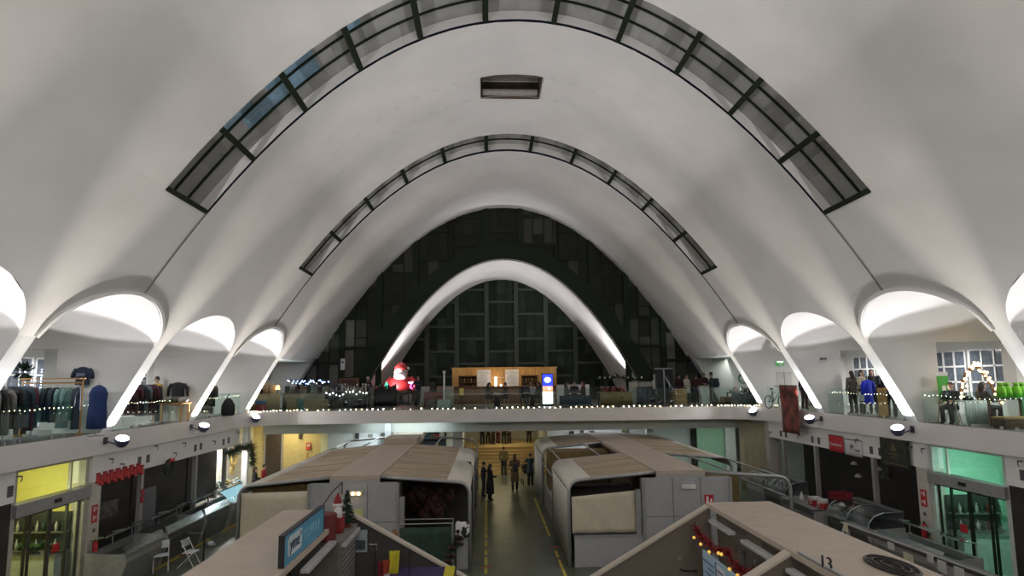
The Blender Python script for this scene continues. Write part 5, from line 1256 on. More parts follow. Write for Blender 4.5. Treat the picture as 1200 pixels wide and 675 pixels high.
# ---------------------------------------------------- craft stalls on the far gallery
def table(label, cx, cy, w, d, h, m, skirt=None, name='stall_table'):
    t = empty(name, (cx, cy, G)); tag(t, label, 'table'); MB().box(-w/2, w/2, -d/2, d/2, h-.04, h).build('tabletop', m, t, bevel=.006)
    for x in (-w/2+.05, w/2-.05):
        for y in (-d/2+.05, d/2-.05): MB().box(x-.025, x+.025, y-.025, y+.025, 0, h-.04).build('leg', m, t)
    if skirt: MB().grid([[(-w/2-.01+(w+.02)*c/30, -d/2-.015-.01*math.sin(c*1.7), z) for c in range(31)] for z in (h+.002, h*.5, .02)]).build('table_skirt', skirt, t, solid=.008, smooth=True)
    return t
def span(p0, p1, Y): a, b = gp(p0, Y)[0], gp(p1, Y)[0]; return (a+b)/2, abs(b-a)
def small(name, label, cat, loc, shape, c, m=None, r=.08, h=.2, group=None, rz=0):
    o = empty(name, tuple(loc), rz); tag(o, label, cat, group); m = m or cmat(c)
    if shape == 'jar': MB().lathe([(r*.8, 0), (r, .01), (r, h*.75), (r*.6, h*.9), (r*.6, h)], n=12).build('jar', m, o, smooth=True); MB().lathe([(r*.65, h), (r*.65, h*1.12), (.005, h*1.12)], n=12).build('lid', STEEL, o)
    elif shape == 'box': MB().box(-r, r, -r*.7, r*.7, 0, h).build('carton', m, o, bevel=.006); MB().box(-r*1.02, r*1.02, -r*.12, r*.12, h, h+.004).build('tape', CARD, o)
    elif shape == 'bottle': MB().lathe([(r, 0), (r, h*.6), (r*.35, h*.78), (r*.35, h)], n=10).build('bottle', m, o, smooth=True)
    elif shape == 'lamp': MB().lathe([(r*.5, 0), (r*.15, .03), (r*.15, h*.5)], n=10).build('base', DARK, o); MB().lathe([(r, h*.5), (r*.6, h)], n=12).build('shade', m, o, smooth=True)
    return o
# basket stall at the corner
cx, w = span(300, 332, 31.2); table('light wooden stall with baskets at the gallery corner', cx, 31.2, w, .8, .82, WOODL, mat('kraft_skirt', (.36, .26, .13), .8))
for i, (px, c, sh, h, r, lab) in enumerate(((306, (.05, .02, .02), 'jar', .3, .12, 'dark jar on the basket stall'), (313, (.40, .30, .18), 'jar', .62, .17, 'tall straw basket on the corner stall'), (320, (.42, .32, .2), 'jar', .5, .14, 'second straw basket on the corner stall'))):
    small('basket', lab, 'basket', (gp(px, 31.2)[0], 31.2, G+.82), sh, c, r=r, h=h)
small('table_lamp', 'small glowing lamp on the corner basket stall', 'lamp', (gp(326, 31.1)[0], 31.1, G+.82), 'lamp', 0, emis('lamp_shade_glow', (1, .55, .2), 3), .12, .42)
b1 = empty('fabric_bag', gp(307, 30.5)); tag(b1, 'red and blue bag at the foot of the corner stall', 'bag'); MB().box(-.25, .25, -.15, .15, 0, .32).build('bag_body', cmat((.35, .04, .05)), b1, bevel=.03); MB().box(-.22, .22, -.16, .16, .32, .5).build('blue_lining', cmat((.03, .12, .25)), b1, bevel=.03)
# stall with blue lights and crates
cx, w = span(336, 384, 31.8); table('wooden stall with hanging blue lights and kraft boxes', cx, 31.8, w, .9, .8, WOODD, mat('drab_skirt', (.20, .17, .11), .8))
fr_ = empty('light_frame', (cx, 32.1, G)); tag(fr_, 'dark frame hung with blue lights over the craft stall', 'frame'); MB().tube([(-w/2, 0, 0), (-w/2, 0, 1.5), (w/2, 0, 1.5), (w/2, 0, 0)], .025, 6).build('tube', BLACK, fr_)
string('cluster of blue white lights over the craft stall', [(cx-w/2, 32.0, M+1.5), (cx, 32.0, M+1.38), (cx+w/2, 32.0, M+1.48)], 34, .03, (emis('blue_bulb', (.25, .4, 1), 10), emis('blue_white_bulb', (.55, .7, 1), 8)), .12, 9)
rnd = random.Random(21)
for i in range(22):
    px = 338+i*44/21; c = rnd.choice([(.10, .09, .06), (.03, .05, .05), (.2, .17, .12), (.05, .03, .02), (.12, .16, .15)])
    small('craft_item', 'small dark craft piece on the stall with blue lights', 'craft piece', (gp(px, 31.7)[0], 31.6+.35*(i % 2), G+.8), rnd.choice(('jar', 'box', 'lamp')), c, r=rnd.uniform(.07, .13), h=rnd.uniform(.2, .5), group='craft pieces on the stall with blue lights')
small('parcel', 'teal wrapped parcel leaning under the craft stall', 'parcel', gp(355, 31.1), 'box', (.05, .14, .13), r=.26, h=.55)
for i, (px, lab) in enumerate(((344, 'kraft box on the floor before the craft stall'), (366, 'wide pale box at the end of the craft stall'), (376, 'pale kraft box beside the wide pale box'))): small('kraft_box', lab, 'box', gp(px, 31.0), 'box', (.26, .19, .10), r=.24+.06*i, h=.5)
# dark stall with glinting wares
cx, w = span(386, 432, 32.2); table('long dark stall of glinting wares before the green end wall', cx, 32.2, w, .9, .85, DARK, mat('black_skirt', (.012, .013, .014), .7))
for i in range(26):
    px = 388+i*43/25; c = rnd.choice([(.05, .055, .05), (.14, .15, .14), (.03, .03, .03), (.25, .24, .22)])
    small('ware', 'small glinting jar on the long dark stall', 'jar', (gp(px, 32.0)[0], 31.95+.3*(i % 2), G+.85), rnd.choice(('jar', 'bottle', 'jar')), c, m=mat('glint_%d' % (i % 4), [(.3, .3, .29), (.05, .05, .05), (.18, .16, .12), (.45, .45, .44)][i % 4], .2, .6), r=rnd.uniform(.05, .10), h=rnd.uniform(.16, .42), group='wares on the long dark stall')
string('scattered white lights on the long dark stall', [(cx-w/2, 31.7, M+.9), (cx, 31.7, M+.75), (cx+w/2, 31.7, M+.9)], 12, .03, (BULBC,), .15, 4)
# wooden picture frame stand and small white speaker on the glazed wall
hb_ = empty('wooden_sign', tuple(atY(409, 441, 33.6))); hb_.location.z = G+1.05; tag(hb_, 'wooden framed dark sign board behind the long dark stall', 'signboard')
MB().box(-.55, .55, -.03, .03, .0, .55).build('board', WOODD, hb_); MB().box(-.40, .40, -.035, -.03, .12, .43).build('panel', mat('sign_dark_red', (.08, .02, .012), .6, var=.5, scale=12), hb_)
for x in (-.5, .5): MB().box(x-.03, x+.03, -.03, .03, -1.05, .0).build('post', WOODD, hb_)
ws = empty('white_tag', tuple(atY(402, 427, 34.35))); tag(ws, 'white speaker box high on the green end wall', 'speaker'); MB().box(-.12, .12, -.1, .1, -.32, .32).build('case', WF, ws, bevel=.02); MB().cyl((0, -.105, .12), (0, -.1, .12), .06).build('cone', BLACK, ws)
# inflatable christmas figure
inf = empty('inflatable_figure', gp(470, 36.3)); tag(inf, 'big red inflatable christmas figure with a white beard under the white arch', 'inflatable')
RI = mat('inflatable_red', (.34, .012, .014), .5, var=.08); GI = mat('inflatable_grey', (.30, .26, .25), .6, var=.1)
mb = MB(); mb.ball((0, 0, 1.15), (.78, .55, .62), 18, 12); 
mb.build('coat_body', RI, inf, smooth=True)
for s in (-1, 1): MB().tube([(s*.5, 0, 1.5), (s*.92, -.1, 1.1), (s*.80, -.3, .72)], [.26, .24, .16], 10).build('sleeve', RI, inf, smooth=True); MB().tube([(s*.35, 0, .65), (s*.36, 0, .02)], [.32, .26], 12).build('trouser_leg', GI, inf, smooth=True)
MB().ball((0, -.05, .72), (.80, .57, .16), 18, 8).build('belt', mat('inflatable_belt', (.05, .06, .03), .5), inf, smooth=True)
MB().ball((0, -.08, 1.90), (.42, .36, .40), 16, 10).build('head', mat('inflatable_face', (.42, .30, .28), .6), inf, smooth=True)
MB().ball((0, -.28, 1.68), (.40, .26, .28), 14, 9).build('beard', mat('inflatable_beard', (.55, .48, .47), .7), inf, smooth=True)
MB().lathe([(.42, 2.08), (.40, 2.22), (.26, 2.40), (.12, 2.50), (.02, 2.52)], n=16).build('hat', RI, inf, smooth=True); MB().ball((.42, -.05, 2.14), .10).build('hat_pompom', FUR, inf, smooth=True)
for s in (-1, 1): MB().ball((s*.15, -.42, 1.96), .035, 6, 4).build('eye', BLACK, inf)
nb2 = empty('lit_toy', tuple(gp(483, 35.0)[:2])+(G+.95,)); tag(nb2, 'glowing pink and violet toy beside the inflatable', 'toy'); MB().ball((0, 0, .12), (.14, .12, .18), 10, 7).build('pink_bulb', emis('pink_glow', (1, .1, .3), 3), nb2, smooth=True); MB().box(-.2, .2, -.08, .08, .30, .40).build('violet_bar', emis('violet_glow', (.5, .45, 1), 4), nb2)
st2 = table('small dark stand under the glowing toy', gp(483, 35.0)[0], 35.0, .5, .4, .95, DARK)
gt = empty('green_light', tuple(gp(453, 34.2)[:2])+(G+.95,)); tag(gt, 'teal lit figurine on the stall beneath the bright arch foot', 'figurine'); MB().lathe([(.1, 0), (.13, .1), (.08, .3), (.02, .42)], n=10).build('glow_body', emis('teal_glow', (.1, .8, .55), 1.2), gt, smooth=True); MB().lathe([(.14, -.02), (.14, .0), (.02, .0)], n=10).build('base', DARK, gt)
cx, w = span(440, 466, 34.2); table('dark stall with coloured goods beneath the bright arch foot', cx, 34.2, w, .7, .92, DARK, mat('black_skirt', (.012, .013, .014), .7))
for i in range(9): small('ornament', 'small red or green ornament on the stall beneath the arch foot', 'ornament', (gp(442+i*2.7, 34.1)[0], 34.0+.12*(i % 2), G+.92), 'jar', [(.3, .02, .03), (.02, .12, .06), (.06, .02, .02)][i % 3], r=.07, h=.18+.05*(i % 3), group='ornaments beneath the arch foot')
# black chair back, red bench, pale sofas and heater post
sp_ = empty('loudspeaker', tuple(gp(505.5, 33.6))); tag(sp_, 'black loudspeaker on a pale plinth beside the navy jacket', 'loudspeaker'); MB().box(-.2, .2, -.18, .18, .75, 1.35).build('cabinet', BLACK, sp_, bevel=.015); MB().cyl((0, -.185, .98), (0, -.18, .98), .13, n=16).build('woofer', DARK, sp_); MB().box(-.16, .16, -.15, .15, 0, .75).build('plinth', mat('plinth_grey', (.4, .38, .36), .7), sp_)
rbn = empty('red_bench', tuple(gp(509, 32.2))); tag(rbn, 'low dark red bench beside the heater post', 'bench'); mr = mat('bench_red', (.16, .025, .02), .6); MB().box(-.55, .55, -.2, .2, .42, .48).build('seat', mr, rbn); MB().box(-.55, .55, .18, .22, .48, .80).build('backrest', mr, rbn)
for x in (-.5, .5): MB().box(x-.03, x+.03, -.18, .2, 0, .42).build('leg', mr, rbn)
for i, (px, lab) in enumerate(((498, 'pale cloth covered chair by the loudspeaker'), (516.5, 'brown cloth covered chair behind the red bench'), (526.5, 'cream cloth covered chair beside the heater post'))):
    ch = empty('covered_chair', tuple(gp(px, 33.2 if i else 32.6))); tag(ch, lab, 'chair'); m = cmat([(.36, .33, .31), (.25, .18, .13), (.38, .36, .30)][i])
    MB().prism([(-.24, -.25, .0), (-.24, .22, .0), (-.24, .25, 1.08), (-.24, .16, 1.10), (-.24, .10, .48), (-.24, -.25, .46)], (.48, 0, 0)).build('cover', m, ch, bevel=.04)
    MB().box(-.22, .22, -.23, .1, .46, .50).build('seat', m, ch, bevel=.02)
hp = empty('heater_post', tuple(gp(520.5, 31.2))); tag(hp, 'tall white heater post on a square pale base', 'heater'); MB().box(-.32, .32, -.32, .32, 0, .42).build('base', mat('heater_base', (.42, .46, .42), .6), hp, bevel=.02); MB().cyl((0, 0, .42), (0, 0, 1.78), .045).build('pole', WF, hp); MB().cyl((0, 0, 1.78), (0, 0, 1.90), .07).build('cap', WF, hp)
gs_ = empty('gold_stand', tuple(gp(541, 34.6))); tag(gs_, 'gold numbered stand before the timber bar', 'stand'); MB().box(-.12, .12, -.03, .03, .55, .95).build('plate', mat('gold_plate', (.5, .36, .08), .35, .6), gs_); MB().cyl((0, 0, 0), (0, 0, .55), .02).build('pole', DARK, gs_); MB().lathe([(.16, 0), (.16, .02), (.02, .03)], n=12).build('base', DARK, gs_)
# timber bar
bar = empty('timber_bar', (-.0, 36.4, G)); tag(bar, 'light timber bar with bottle shelves and white menus under the white arch', 'bar'); bx0, bx1 = gp(530, 36.4)[0], gp(652, 36.4)[0]
PINE = mat('pine_boards', (.42, .24, .07), .6, var=.3, scale=2.5, stretch=(4, 4, .3))
z0, z1 = .0, 2.10
wins = [(gp(537.5, 36.4)[0], gp(559, 36.4)[0]), (gp(610.5, 36.4)[0], gp(630, 36.4)[0])]
mb = MB(); xs = [bx0, wins[0][0], wins[0][1], wins[1][0], wins[1][1], bx1]
for a, b in ((0, 1), (2, 3), (4, 5)): mb.box(xs[a], xs[b], -.05, .05, z0, z1)
for a, b in ((1, 2), (3, 4)): mb.box(xs[a], xs[b], -.05, .05, z0, .85).box(xs[a], xs[b], -.05, .05, 1.68, z1)
mb.build('front_boards', PINE, bar)
MB().box(bx0, bx0+.08, .05, 1.2, 0, z1).build('side_wall', PINE, bar); MB().box(bx1-.08, bx1, .05, 1.2, 0, z1).build('side_wall', PINE, bar); MB().box(bx0-.05, bx1+.05, -.12, 1.25, z1, z1+.06).build('bar_roof', PINE, bar)
MB().box(bx0, bx1, 1.15, 1.2, 0, z1).build('back_wall', WOODD, bar)
for a, b in wins:
    MB().box(a, b, -.02, .25, 1.24, 1.27).build('shelf', WOODD, bar); MB().box(a, b, -.10, .30, .82, .86).build('shelf', WOODL, bar)
    mb = MB(); mb.box(a, a+.06, -.07, -.05, .85, 1.68).box(b-.06, b, -.07, -.05, .85, 1.68).box(a, b, -.07, -.05, 1.62, 1.68); mb.build('window_trim', WOODD, bar)
    for r, zz in enumerate((.86, 1.27)):
        for i in range(9):
            small('bottle', 'bottle standing on the bar shelf', 'bottle', (a+.14+(b-a-.28)*i/8, 36.4+.1, G+zz), 'bottle', [(.10, .02, .015), (.16, .09, .03), (.03, .05, .02), (.3, .22, .12)][(i+r) % 4], r=.035, h=.30, group='bottles on the bar shelves')
MB().box(bx0, bx1, -.45, -.05, .98, 1.03).build('counter_top', WOODD, bar); MB().box(bx0+.05, bx1-.05, -.40, -.36, 0, .98).build('counter_front', WOODD, bar)
for i, (p0, p1) in enumerate(((559, 575), (592, 608))):
    a, b = gp(p0, 36.3)[0], gp(p1, 36.3)[0]; mn = empty('menu_poster', ((a+b)/2, 36.32, G+1.58)); tag(mn, 'white printed menu poster on the timber bar %s' % ('nearer the gold stand' if i == 0 else 'nearer the lit display'), 'poster')
    w = (b-a)/2; MB().box(-w, w, -.01, .01, -.56, .44).build('sheet', mat('menu_white', (.56, .58, .60), .7, var=.12, scale=7), mn); mb = MB(); rnd2 = random.Random(i)
    for j in range(12): q = rnd2.uniform(.3, .9)*w; mb.box(-q, q, -.014, -.01, .34-j*.07, .36-j*.07)
    mb.build('printed_lines', mat('menu_ink', (.30, .34, .42), .7), mn)
pg = empty('plaque', (gp(583.5, 36.3)[0], 36.32, G+1.78)); tag(pg, 'round topped pale wooden plaque between the two menu posters', 'plaque'); MB().prism([(-.3, 0, -.2), (.3, 0, -.2)]+[(.3*math.cos(a), 0, .02+.2*math.sin(a)) for a in [PI*i/8 for i in range(9)]], (0, .03, 0)).build('plate', WOODL, pg); MB().box(-.36, .36, -.02, .03, -.26, -.21).build('ledge', CREAM, pg)
cdl = empty('lit_bottle', (gp(581, 35.9)[0], 35.99, G+1.03)); tag(cdl, 'glowing white bottle lamp on the bar counter', 'lamp'); MB().lathe([(.05, 0), (.06, .3), (.03, .36), (.03, .4)], n=10).build('glow_bottle', emis('bottle_glow', (1, .85, .85), 9), cdl, smooth=True); MB().ball((0, 0, .48), .08).build('glow_top', emis('bottle_glow2', (1, .6, .4), 9), cdl, smooth=True)
small('white_cup', 'small lit white cup on the bar counter', 'cup', (gp(587, 35.9)[0], 35.99, G+1.03), 'jar', 0, emis('cup_glow', (1, .9, .8), 2.5), .06, .12)
# lit advertising display
lt = empty('display_totem', gp(641.3, 32.0)); tag(lt, 'tall lit display with a blue top and white panel on the far gallery', 'display'); w = .27
MB().box(-w-.03, w+.03, -.10, .10, 0, 1.72).build('housing', BLACK, lt, bevel=.01)
for z0_, z1_, c, e_ in ((1.05, 1.68, (.03, .06, .75), 1.3), (.75, 1.05, (.9, .42, .25), 1.3), (.12, .75, (.95, .93, .95), 3.0)): MB().box(-w, w, -.115, -.10, z0_, z1_).build('lit_screen', emis('screen_%d' % int(z0_*100), c, e_), lt)
MB().prism([(.17*math.cos(a), -.12, 1.38+.14*math.sin(a)) for a in [2*PI*i/20 for i in range(20)]], (0, .006, 0)).build('lit_disc', emis('screen_disc', (.75, .9, 1), 4), lt); MB().prism([(.08+.06*math.cos(a), -.12, .92+.06*math.sin(a)) for a in [2*PI*i/14 for i in range(14)]], (0, .006, 0)).build('lit_dot', emis('screen_dot', (1, .9, .9), 4), lt)
# low tables and stools for the seated groups
def lowtable(label, px, Y, r, h, m):
    t = empty('cafe_table', gp(px, Y)); tag(t, label, 'table'); MB().lathe([(r, h-.03), (r, h), (.01, h)], n=24).build('tabletop', m, t); MB().cyl((0, 0, .02), (0, 0, h-.03), .03).build('pedestal', BLACK, t); MB().lathe([(r*.6, 0), (r*.55, .02), (.03, .03)], n=16).build('base', BLACK, t)
lowtable('small round steel cafe table between two people in black', 582, 32.4, .38, .67, STEEL); lowtable('dark round cafe table between the seated dark coats', 622, 32.5, .4, .68, BLACK); lowtable('dark round cafe table at the blue fronted group', 673, 33.0, .4, .68, BLACK)
def stool(label, px, Y, group, x=None):
    s_ = empty('stool', (x, Y, G) if x is not None else gp(px, Y)); tag(s_, label, 'stool', group); MB().lathe([(.17, .40), (.18, .43), (.01, .44)], n=16).build('seat', BLACK, s_)
    for k in range(4): a = PI/4+k*PI/2; MB().cyl((.19*math.cos(a), .19*math.sin(a), 0), (.12*math.cos(a), .12*math.sin(a), .40), .014, n=6).build('leg', GALV, s_)
for px, Y in ((571.5, 32.3), (593, 32.5), (614.5, 32.6), (622.5, 34.0), (631.5, 32.6), (663.5, 33.0), (672.5, 34.0), (683, 33.0)): stool('black stool under a seated person on the far gallery', px, Y, 'stools on the far gallery')
for px, Y in ((1113, 17.45), (1149, 17.0)): stool('black stool under a seated person by the lit garland arch', px, Y, 'stools by the garland arch')
cx, w = span(655, 692, 31.6); sc_ = empty('low_screen', (cx, 31.6, G)); tag(sc_, 'low dark blue screen before the three seated people', 'screen'); MB().box(-w/2, w/2, -.03, .03, .08, .55).build('blue_panel', mat('navy_panel', (.012, .025, .055), .5), sc_); 
for s in (-1, 1): MB().box(s*w/2-.03, s*w/2+.03, -.15, .15, 0, .08).build('foot', BLACK, sc_)
cx, w = span(652, 690, 36.0); pw = empty('white_partition', (cx, 36.0, G)); tag(pw, 'low pale partition behind the three seated people', 'partition'); MB().box(-w/2, w/2, -.04, .04, 0, 1.05).build('panel', WALLW, pw); MB().box(-w/2, w/2, -.06, .06, 1.05, 1.09).build('top_rail', GALV, pw)
# florist stall at the other arch foot
cx, w = span(701, 738, 32.0); table('wooden flower stall with red pots beneath the far arch foot', cx, 32.0, w, .8, .72, WOODD, mat('kraft_skirt2', (.24, .16, .07), .8, var=.2))
for i in range(10): small('red_pot', 'small red pot on the wooden flower stall', 'pot', (gp(704+i*3.3, 31.9)[0], 31.85+.2*(i % 2), G+.72), 'jar', (.32, .03, .02) if i % 3 else (.1, .03, .02), r=.07, h=.24, group='red pots on the flower stall')
pg2, L = garland('pine_garland', 'pine and flower garland over the wooden flower stall', 'garland', [tuple(Vector(gp(700, 32.2, G+1.45))), tuple(Vector(gp(722, 32.2, G+1.58))), tuple(Vector(gp(752, 32.2, G+1.42)))], FIR, .22, 60, seed=8)
for i in range(3, 60, 8): MB().ball(L[i]+Vector((0, -.16, .05)), .05).build('white_flower', FUR, pg2)
for px in (704, 748): 
    q = gp(px, 32.25); pp = empty('garland_post', q); tag(pp, 'thin dark post holding the pine garland', 'post', 'posts holding the pine garland'); MB().cyl((0, 0, 0), (0, 0, 1.45), .025).build('pole', DARK, pp); MB().lathe([(.12, 0), (.12, .02), (.02, .03)], n=10).build('base', DARK, pp)
cx, w = span(744, 770, 33.2); table('pale counter with a dark blue front beside the flower stall', cx, 33.2, w, .7, .95, WALLW, mat('dark_blue_skirt', (.015, .028, .05), .6))
pwx, w2 = span(736, 769, 34.2); pq = empty('white_partition', (pwx, 34.05, G)); tag(pq, 'pale cream partition behind the dark blue fronted counter', 'partition'); MB().box(-w2/2, w2/2, -.04, .04, 0, 1.2).build('panel', mat('cream_partition', (.55, .54, .46), .7), pq); MB().box(-w2/2, w2/2, -.06, .06, 1.2, 1.23).build('top_rail', GALV, pq)
mnq = empty('mannequin', gp(767, 32.6)); tag(mnq, 'pale mannequin stand beside the dark blue fronted counter', 'mannequin'); MB().lathe([(.02, .8), (.13, .85), (.12, 1.0), (.17, 1.22), (.06, 1.34), (.05, 1.42), (.08, 1.5), (.06, 1.6), (.01, 1.64)], n=14).build('bust', mat('mannequin_pale', (.5, .47, .44), .6), mnq, smooth=True); MB().cyl((0, 0, 0), (0, 0, .8), .025).build('pole', WOODD, mnq); MB().lathe([(.2, 0), (.2, .02), (.02, .03)], n=12).build('base', WOODD, mnq)
bxx = empty('white_box', gp(773, 32.8)); tag(bxx, 'pale grey display box next to the mannequin', 'box'); MB().box(-.2, .2, -.2, .2, .7, 1.15).build('case', mat('pale_box', (.45, .48, .5), .6), bxx, bevel=.01); MB().box(-.14, .14, -.14, .14, 0, .7).build('plinth', DARK, bxx)
tp = empty('t_post', gp(778, 32.4)); tag(tp, 'dark glass screen on a T-shaped steel post', 'screen'); MB().cyl((0, 0, 0), (0, 0, 1.92), .03).build('pole', GALV, tp); MB().box(-.5, .5, -.03, .03, 1.90, 1.95).build('crossbar', GALV, tp); MB().box(-.48, .48, .0, .012, .1, 1.90).build('smoked_panel', glass('smoked_glass', (.25, .3, .32), 1.5), tp)
bench = table('small timber bench stacked beside the beige coat', gp(793, 32.2)[0], 32.2, .75, .45, .62, WOODD)
for i in range(3):
    q = gp(796, 31.2); cr_ = empty('wooden_crate', (q[0], q[1], G+i*.28)); tag(cr_, 'wooden crate %s stack beside the beige coat' % ('at the bottom of the', 'in the middle of the', 'on top of the')[i], 'crate')
    mb = MB().box(-.3, .3, -.2, .2, 0, .02)
    for z in (.03, .12, .21): mb.box(-.3, .3, -.2, -.18, z, z+.06).box(-.3, .3, .18, .2, z, z+.06).box(-.3, -.28, -.18, .18, z, z+.06).box(.28, .3, -.18, .18, z, z+.06)
    mb.build('slatted_crate', WOODL, cr_)
bn = empty('white_bin', gp(824, 31.6)); tag(bn, 'tall white bin the standing group gathers around', 'bin'); MB().box(-.22, .22, -.2, .2, 0, .92).build('body', mat('bin_white', (.58, .60, .58), .5), bn, bevel=.02); MB().box(-.24, .24, -.22, .22, .92, 1.0).build('lid', mat('bin_lid', (.35, .34, .3), .5), bn, bevel=.02)
for i, (px, h, lab) in enumerate(((845, .18, 'flat cardboard box on the floor behind the white bin'), (853, .42, 'taller cardboard box on the floor behind the white bin'))): small('carton', lab, 'box', gp(px, 30.6), 'box', (.20, .14, .08), r=.36, h=h)
cx, w = span(853, 880, 30.2); table('dark stall of small wares by the bright corner pier', cx, 30.2, w, .7, .66, DARK, mat('grey_skirt', (.10, .11, .11), .7))
for i in range(9): small('corner_ware', 'small dark ware on the stall by the corner pier', 'ware', (gp(855+i*2.7, 30.1)[0], 30.0+.2*(i % 2), G+.66), ('jar', 'box')[i % 2], [(.05, .05, .05), (.2, .18, .15), (.10, .04, .03)][i % 3], r=.07, h=.18+.05*(i % 3), group='wares by the corner pier')
wreath('tree_wreath', 'dark ring wreath on a stand by the bright corner pier', tuple(Vector(gp(871.5, 29.9, G+1.35))), .24, (0, -1, 0), FIR, bow=False)
# ---------------------------------------------------- side gallery opposite: bicycle, posters, easel, garland arch
bk = empty('bicycle', gp(907, 26.9), .5); tag(bk, 'small dark bicycle parked behind the glass railing', 'bicycle')
for x in (-.48, .48):
    w_ = MB().tube([(x+.28*math.cos(a), 0, .30+.28*math.sin(a)) for a in [2*PI*i/24 for i in range(25)]], .022, 6, cap=False).build('wheel', BLACK, bk)
    mb = MB()
    for i in range(8): a = PI*i/4; mb.cyl((x, 0, .30), (x+.27*math.cos(a), 0, .30+.27*math.sin(a)), .004, n=4)
    mb.build('spoke', STEEL, w_)
MB().tube([(-.48, 0, .30), (-.12, 0, .32), (.36, 0, .74), (-.18, 0, .72), (-.48, 0, .30)], .018, 6).build('frame', DARK, bk); MB().tube([(-.12, 0, .32), (-.22, 0, .86)], .018, 6).build('seat_post', DARK, bk); MB().ball((-.22, 0, .88), (.12, .06, .03)).build('saddle', BLACK, bk); MB().tube([(.48, 0, .30), (.36, 0, .80), (.34, 0, .98)], .018, 6).build('fork', DARK, bk); MB().tube([(.26, -.22, 1.0), (.34, 0, .98), (.26, .22, 1.0)], .015, 6).build('handlebar', BLACK, bk)
wp = empty('wall_poster', tuple(Vector(atY(919, 443, 28.235)))); tag(wp, 'pair of pale printed sheets on the wall panel above the picture banner', 'poster'); MB().box(-.36, .36, -.01, .01, -.6, .3).build('sheet', mat('pale_sheet', (.52, .52, .50), .7, var=.1, scale=6), wp); MB().box(-.01, .01, -.014, -.01, -.6, .3).build('fold', VENT, wp)
ex = empty('exit_sign', tuple(atY(914, 426, 28.21))); tag(ex, 'green lit emergency sign on the wall panel', 'sign'); MB().box(-.20, .20, -.03, .03, -.11, .11).build('sign_box', mat('exit_green', (.10, .28, .10), .5, emit=(.12, .5, .15), es=.35), ex, bevel=.008); MB().box(-.15, .15, -.034, -.03, .06, .09).build('lit_strip', emis('exit_lit', (.8, 1, .8), 4), ex); MB().prism([(-.02, -.034, -.07), (.10, -.034, -.07), (.10, -.034, .03), (-.02, -.034, .03)], (0, .003, 0)).build('pictogram', WSY, ex)
cmx = empty('security_camera', tuple(atY(963.5, 421, 23.05))); tag(cmx, 'small dark camera high on the white wall panel', 'camera'); MB().box(-.12, .12, -.14, -.03, -.02, .06).build('housing', VENT, cmx, bevel=.01); MB().cyl((0, -.03, 0), (0, .1, -.02), .02).build('mount_arm', VENT, cmx)
prs = person('dark haired person sitting behind the tall picture banner', gp(941, 26.0), .2, 1.55, pose='stand', top=BLK, legs=BLK, hair='long')
bc = garment('hanging_coat', 'bright blue coat hanging at the crowded stall behind the railing', 'coat', (gp(1016, 20.9)[0], 20.9, G+1.28), .3, (.01, .03, .55), .85, .42)
bc_st = empty('coat_stand', (gp(1016, 21.08)[0], 21.08, G)); tag(bc_st, 'thin steel stand behind the bright blue coat', 'stand'); MB().tube([(0, 0, 0), (0, 0, 1.45), (0, -.15, 1.42)], .015, 6).build('pole', STEEL, bc_st); MB().lathe([(.2, 0), (.2, .02), (.02, .03)], n=12).build('base', STEEL, bc_st)
wch = empty('white_chair', (gp(1014, 21.5)[0], 21.5, G), .4); tag(wch, 'white plastic chair by the crowded stall', 'chair'); mW = mat('white_plastic', (.6, .62, .64), .4)
MB().box(-.2, .2, -.2, .2, .42, .45).build('seat', mW, wch, bevel=.01); MB().box(-.2, .2, .18, .21, .5, .85).build('backrest', mW, wch, bevel=.01)
for x in (-.18, .18):
    for y in (-.18, .18): MB().cyl((x*1.1, y*1.1, 0), (x, y, .45 if y < 0 else .85), .015, n=6).build('leg', mW, wch)
wpn = empty('wood_panel', (gp(1032, 20.2)[0], 20.2, G)); tag(wpn, 'upright light wooden board at the crowded stall', 'board'); MB().box(-.16, .16, -.02, .02, .05, 1.0).build('board', WOODL, wpn)
for x in (-.14, .14): MB().box(x-.02, x+.02, -.1, .1, 0, .05).build('foot', WOODL, wpn)
es = empty('easel', gp(1106, 17.75), -.3); tag(es, 'wooden easel with a narrow green sign behind the glass railing', 'easel')
MB().tube([(-.28, -.05, 0), (-.06, .02, 1.45)], .018, 6).build('leg', WOODL, es); MB().tube([(.28, -.05, 0), (.06, .02, 1.45)], .018, 6).build('leg', WOODL, es); MB().tube([(0, .45, 0), (0, .05, 1.35)], .018, 6).build('leg', WOODL, es); MB().box(-.25, .25, -.09, -.03, .55, .58).build('ledge', WOODL, es)
gsn = empty('green_sign', tuple(Vector(gp(1105, 17.65, G+.60))), -.3); tag(gsn, 'narrow green sign with a white top resting on the easel', 'sign'); mt = Matrix.Rotation(-.10, 4, 'X'); MB().box(-.15, .15, -.02, .0, 0, .80, mt).build('green_panel', mat('sign_green', (.08, .40, .06), .5, var=.1), gsn); MB().box(-.15, .15, -.02, .0, .80, .92, mt).build('white_top', WSY, gsn); MB().box(-.04, .06, -.025, -.02, .25, .5, mt).build('white_mark', WSY, gsn)
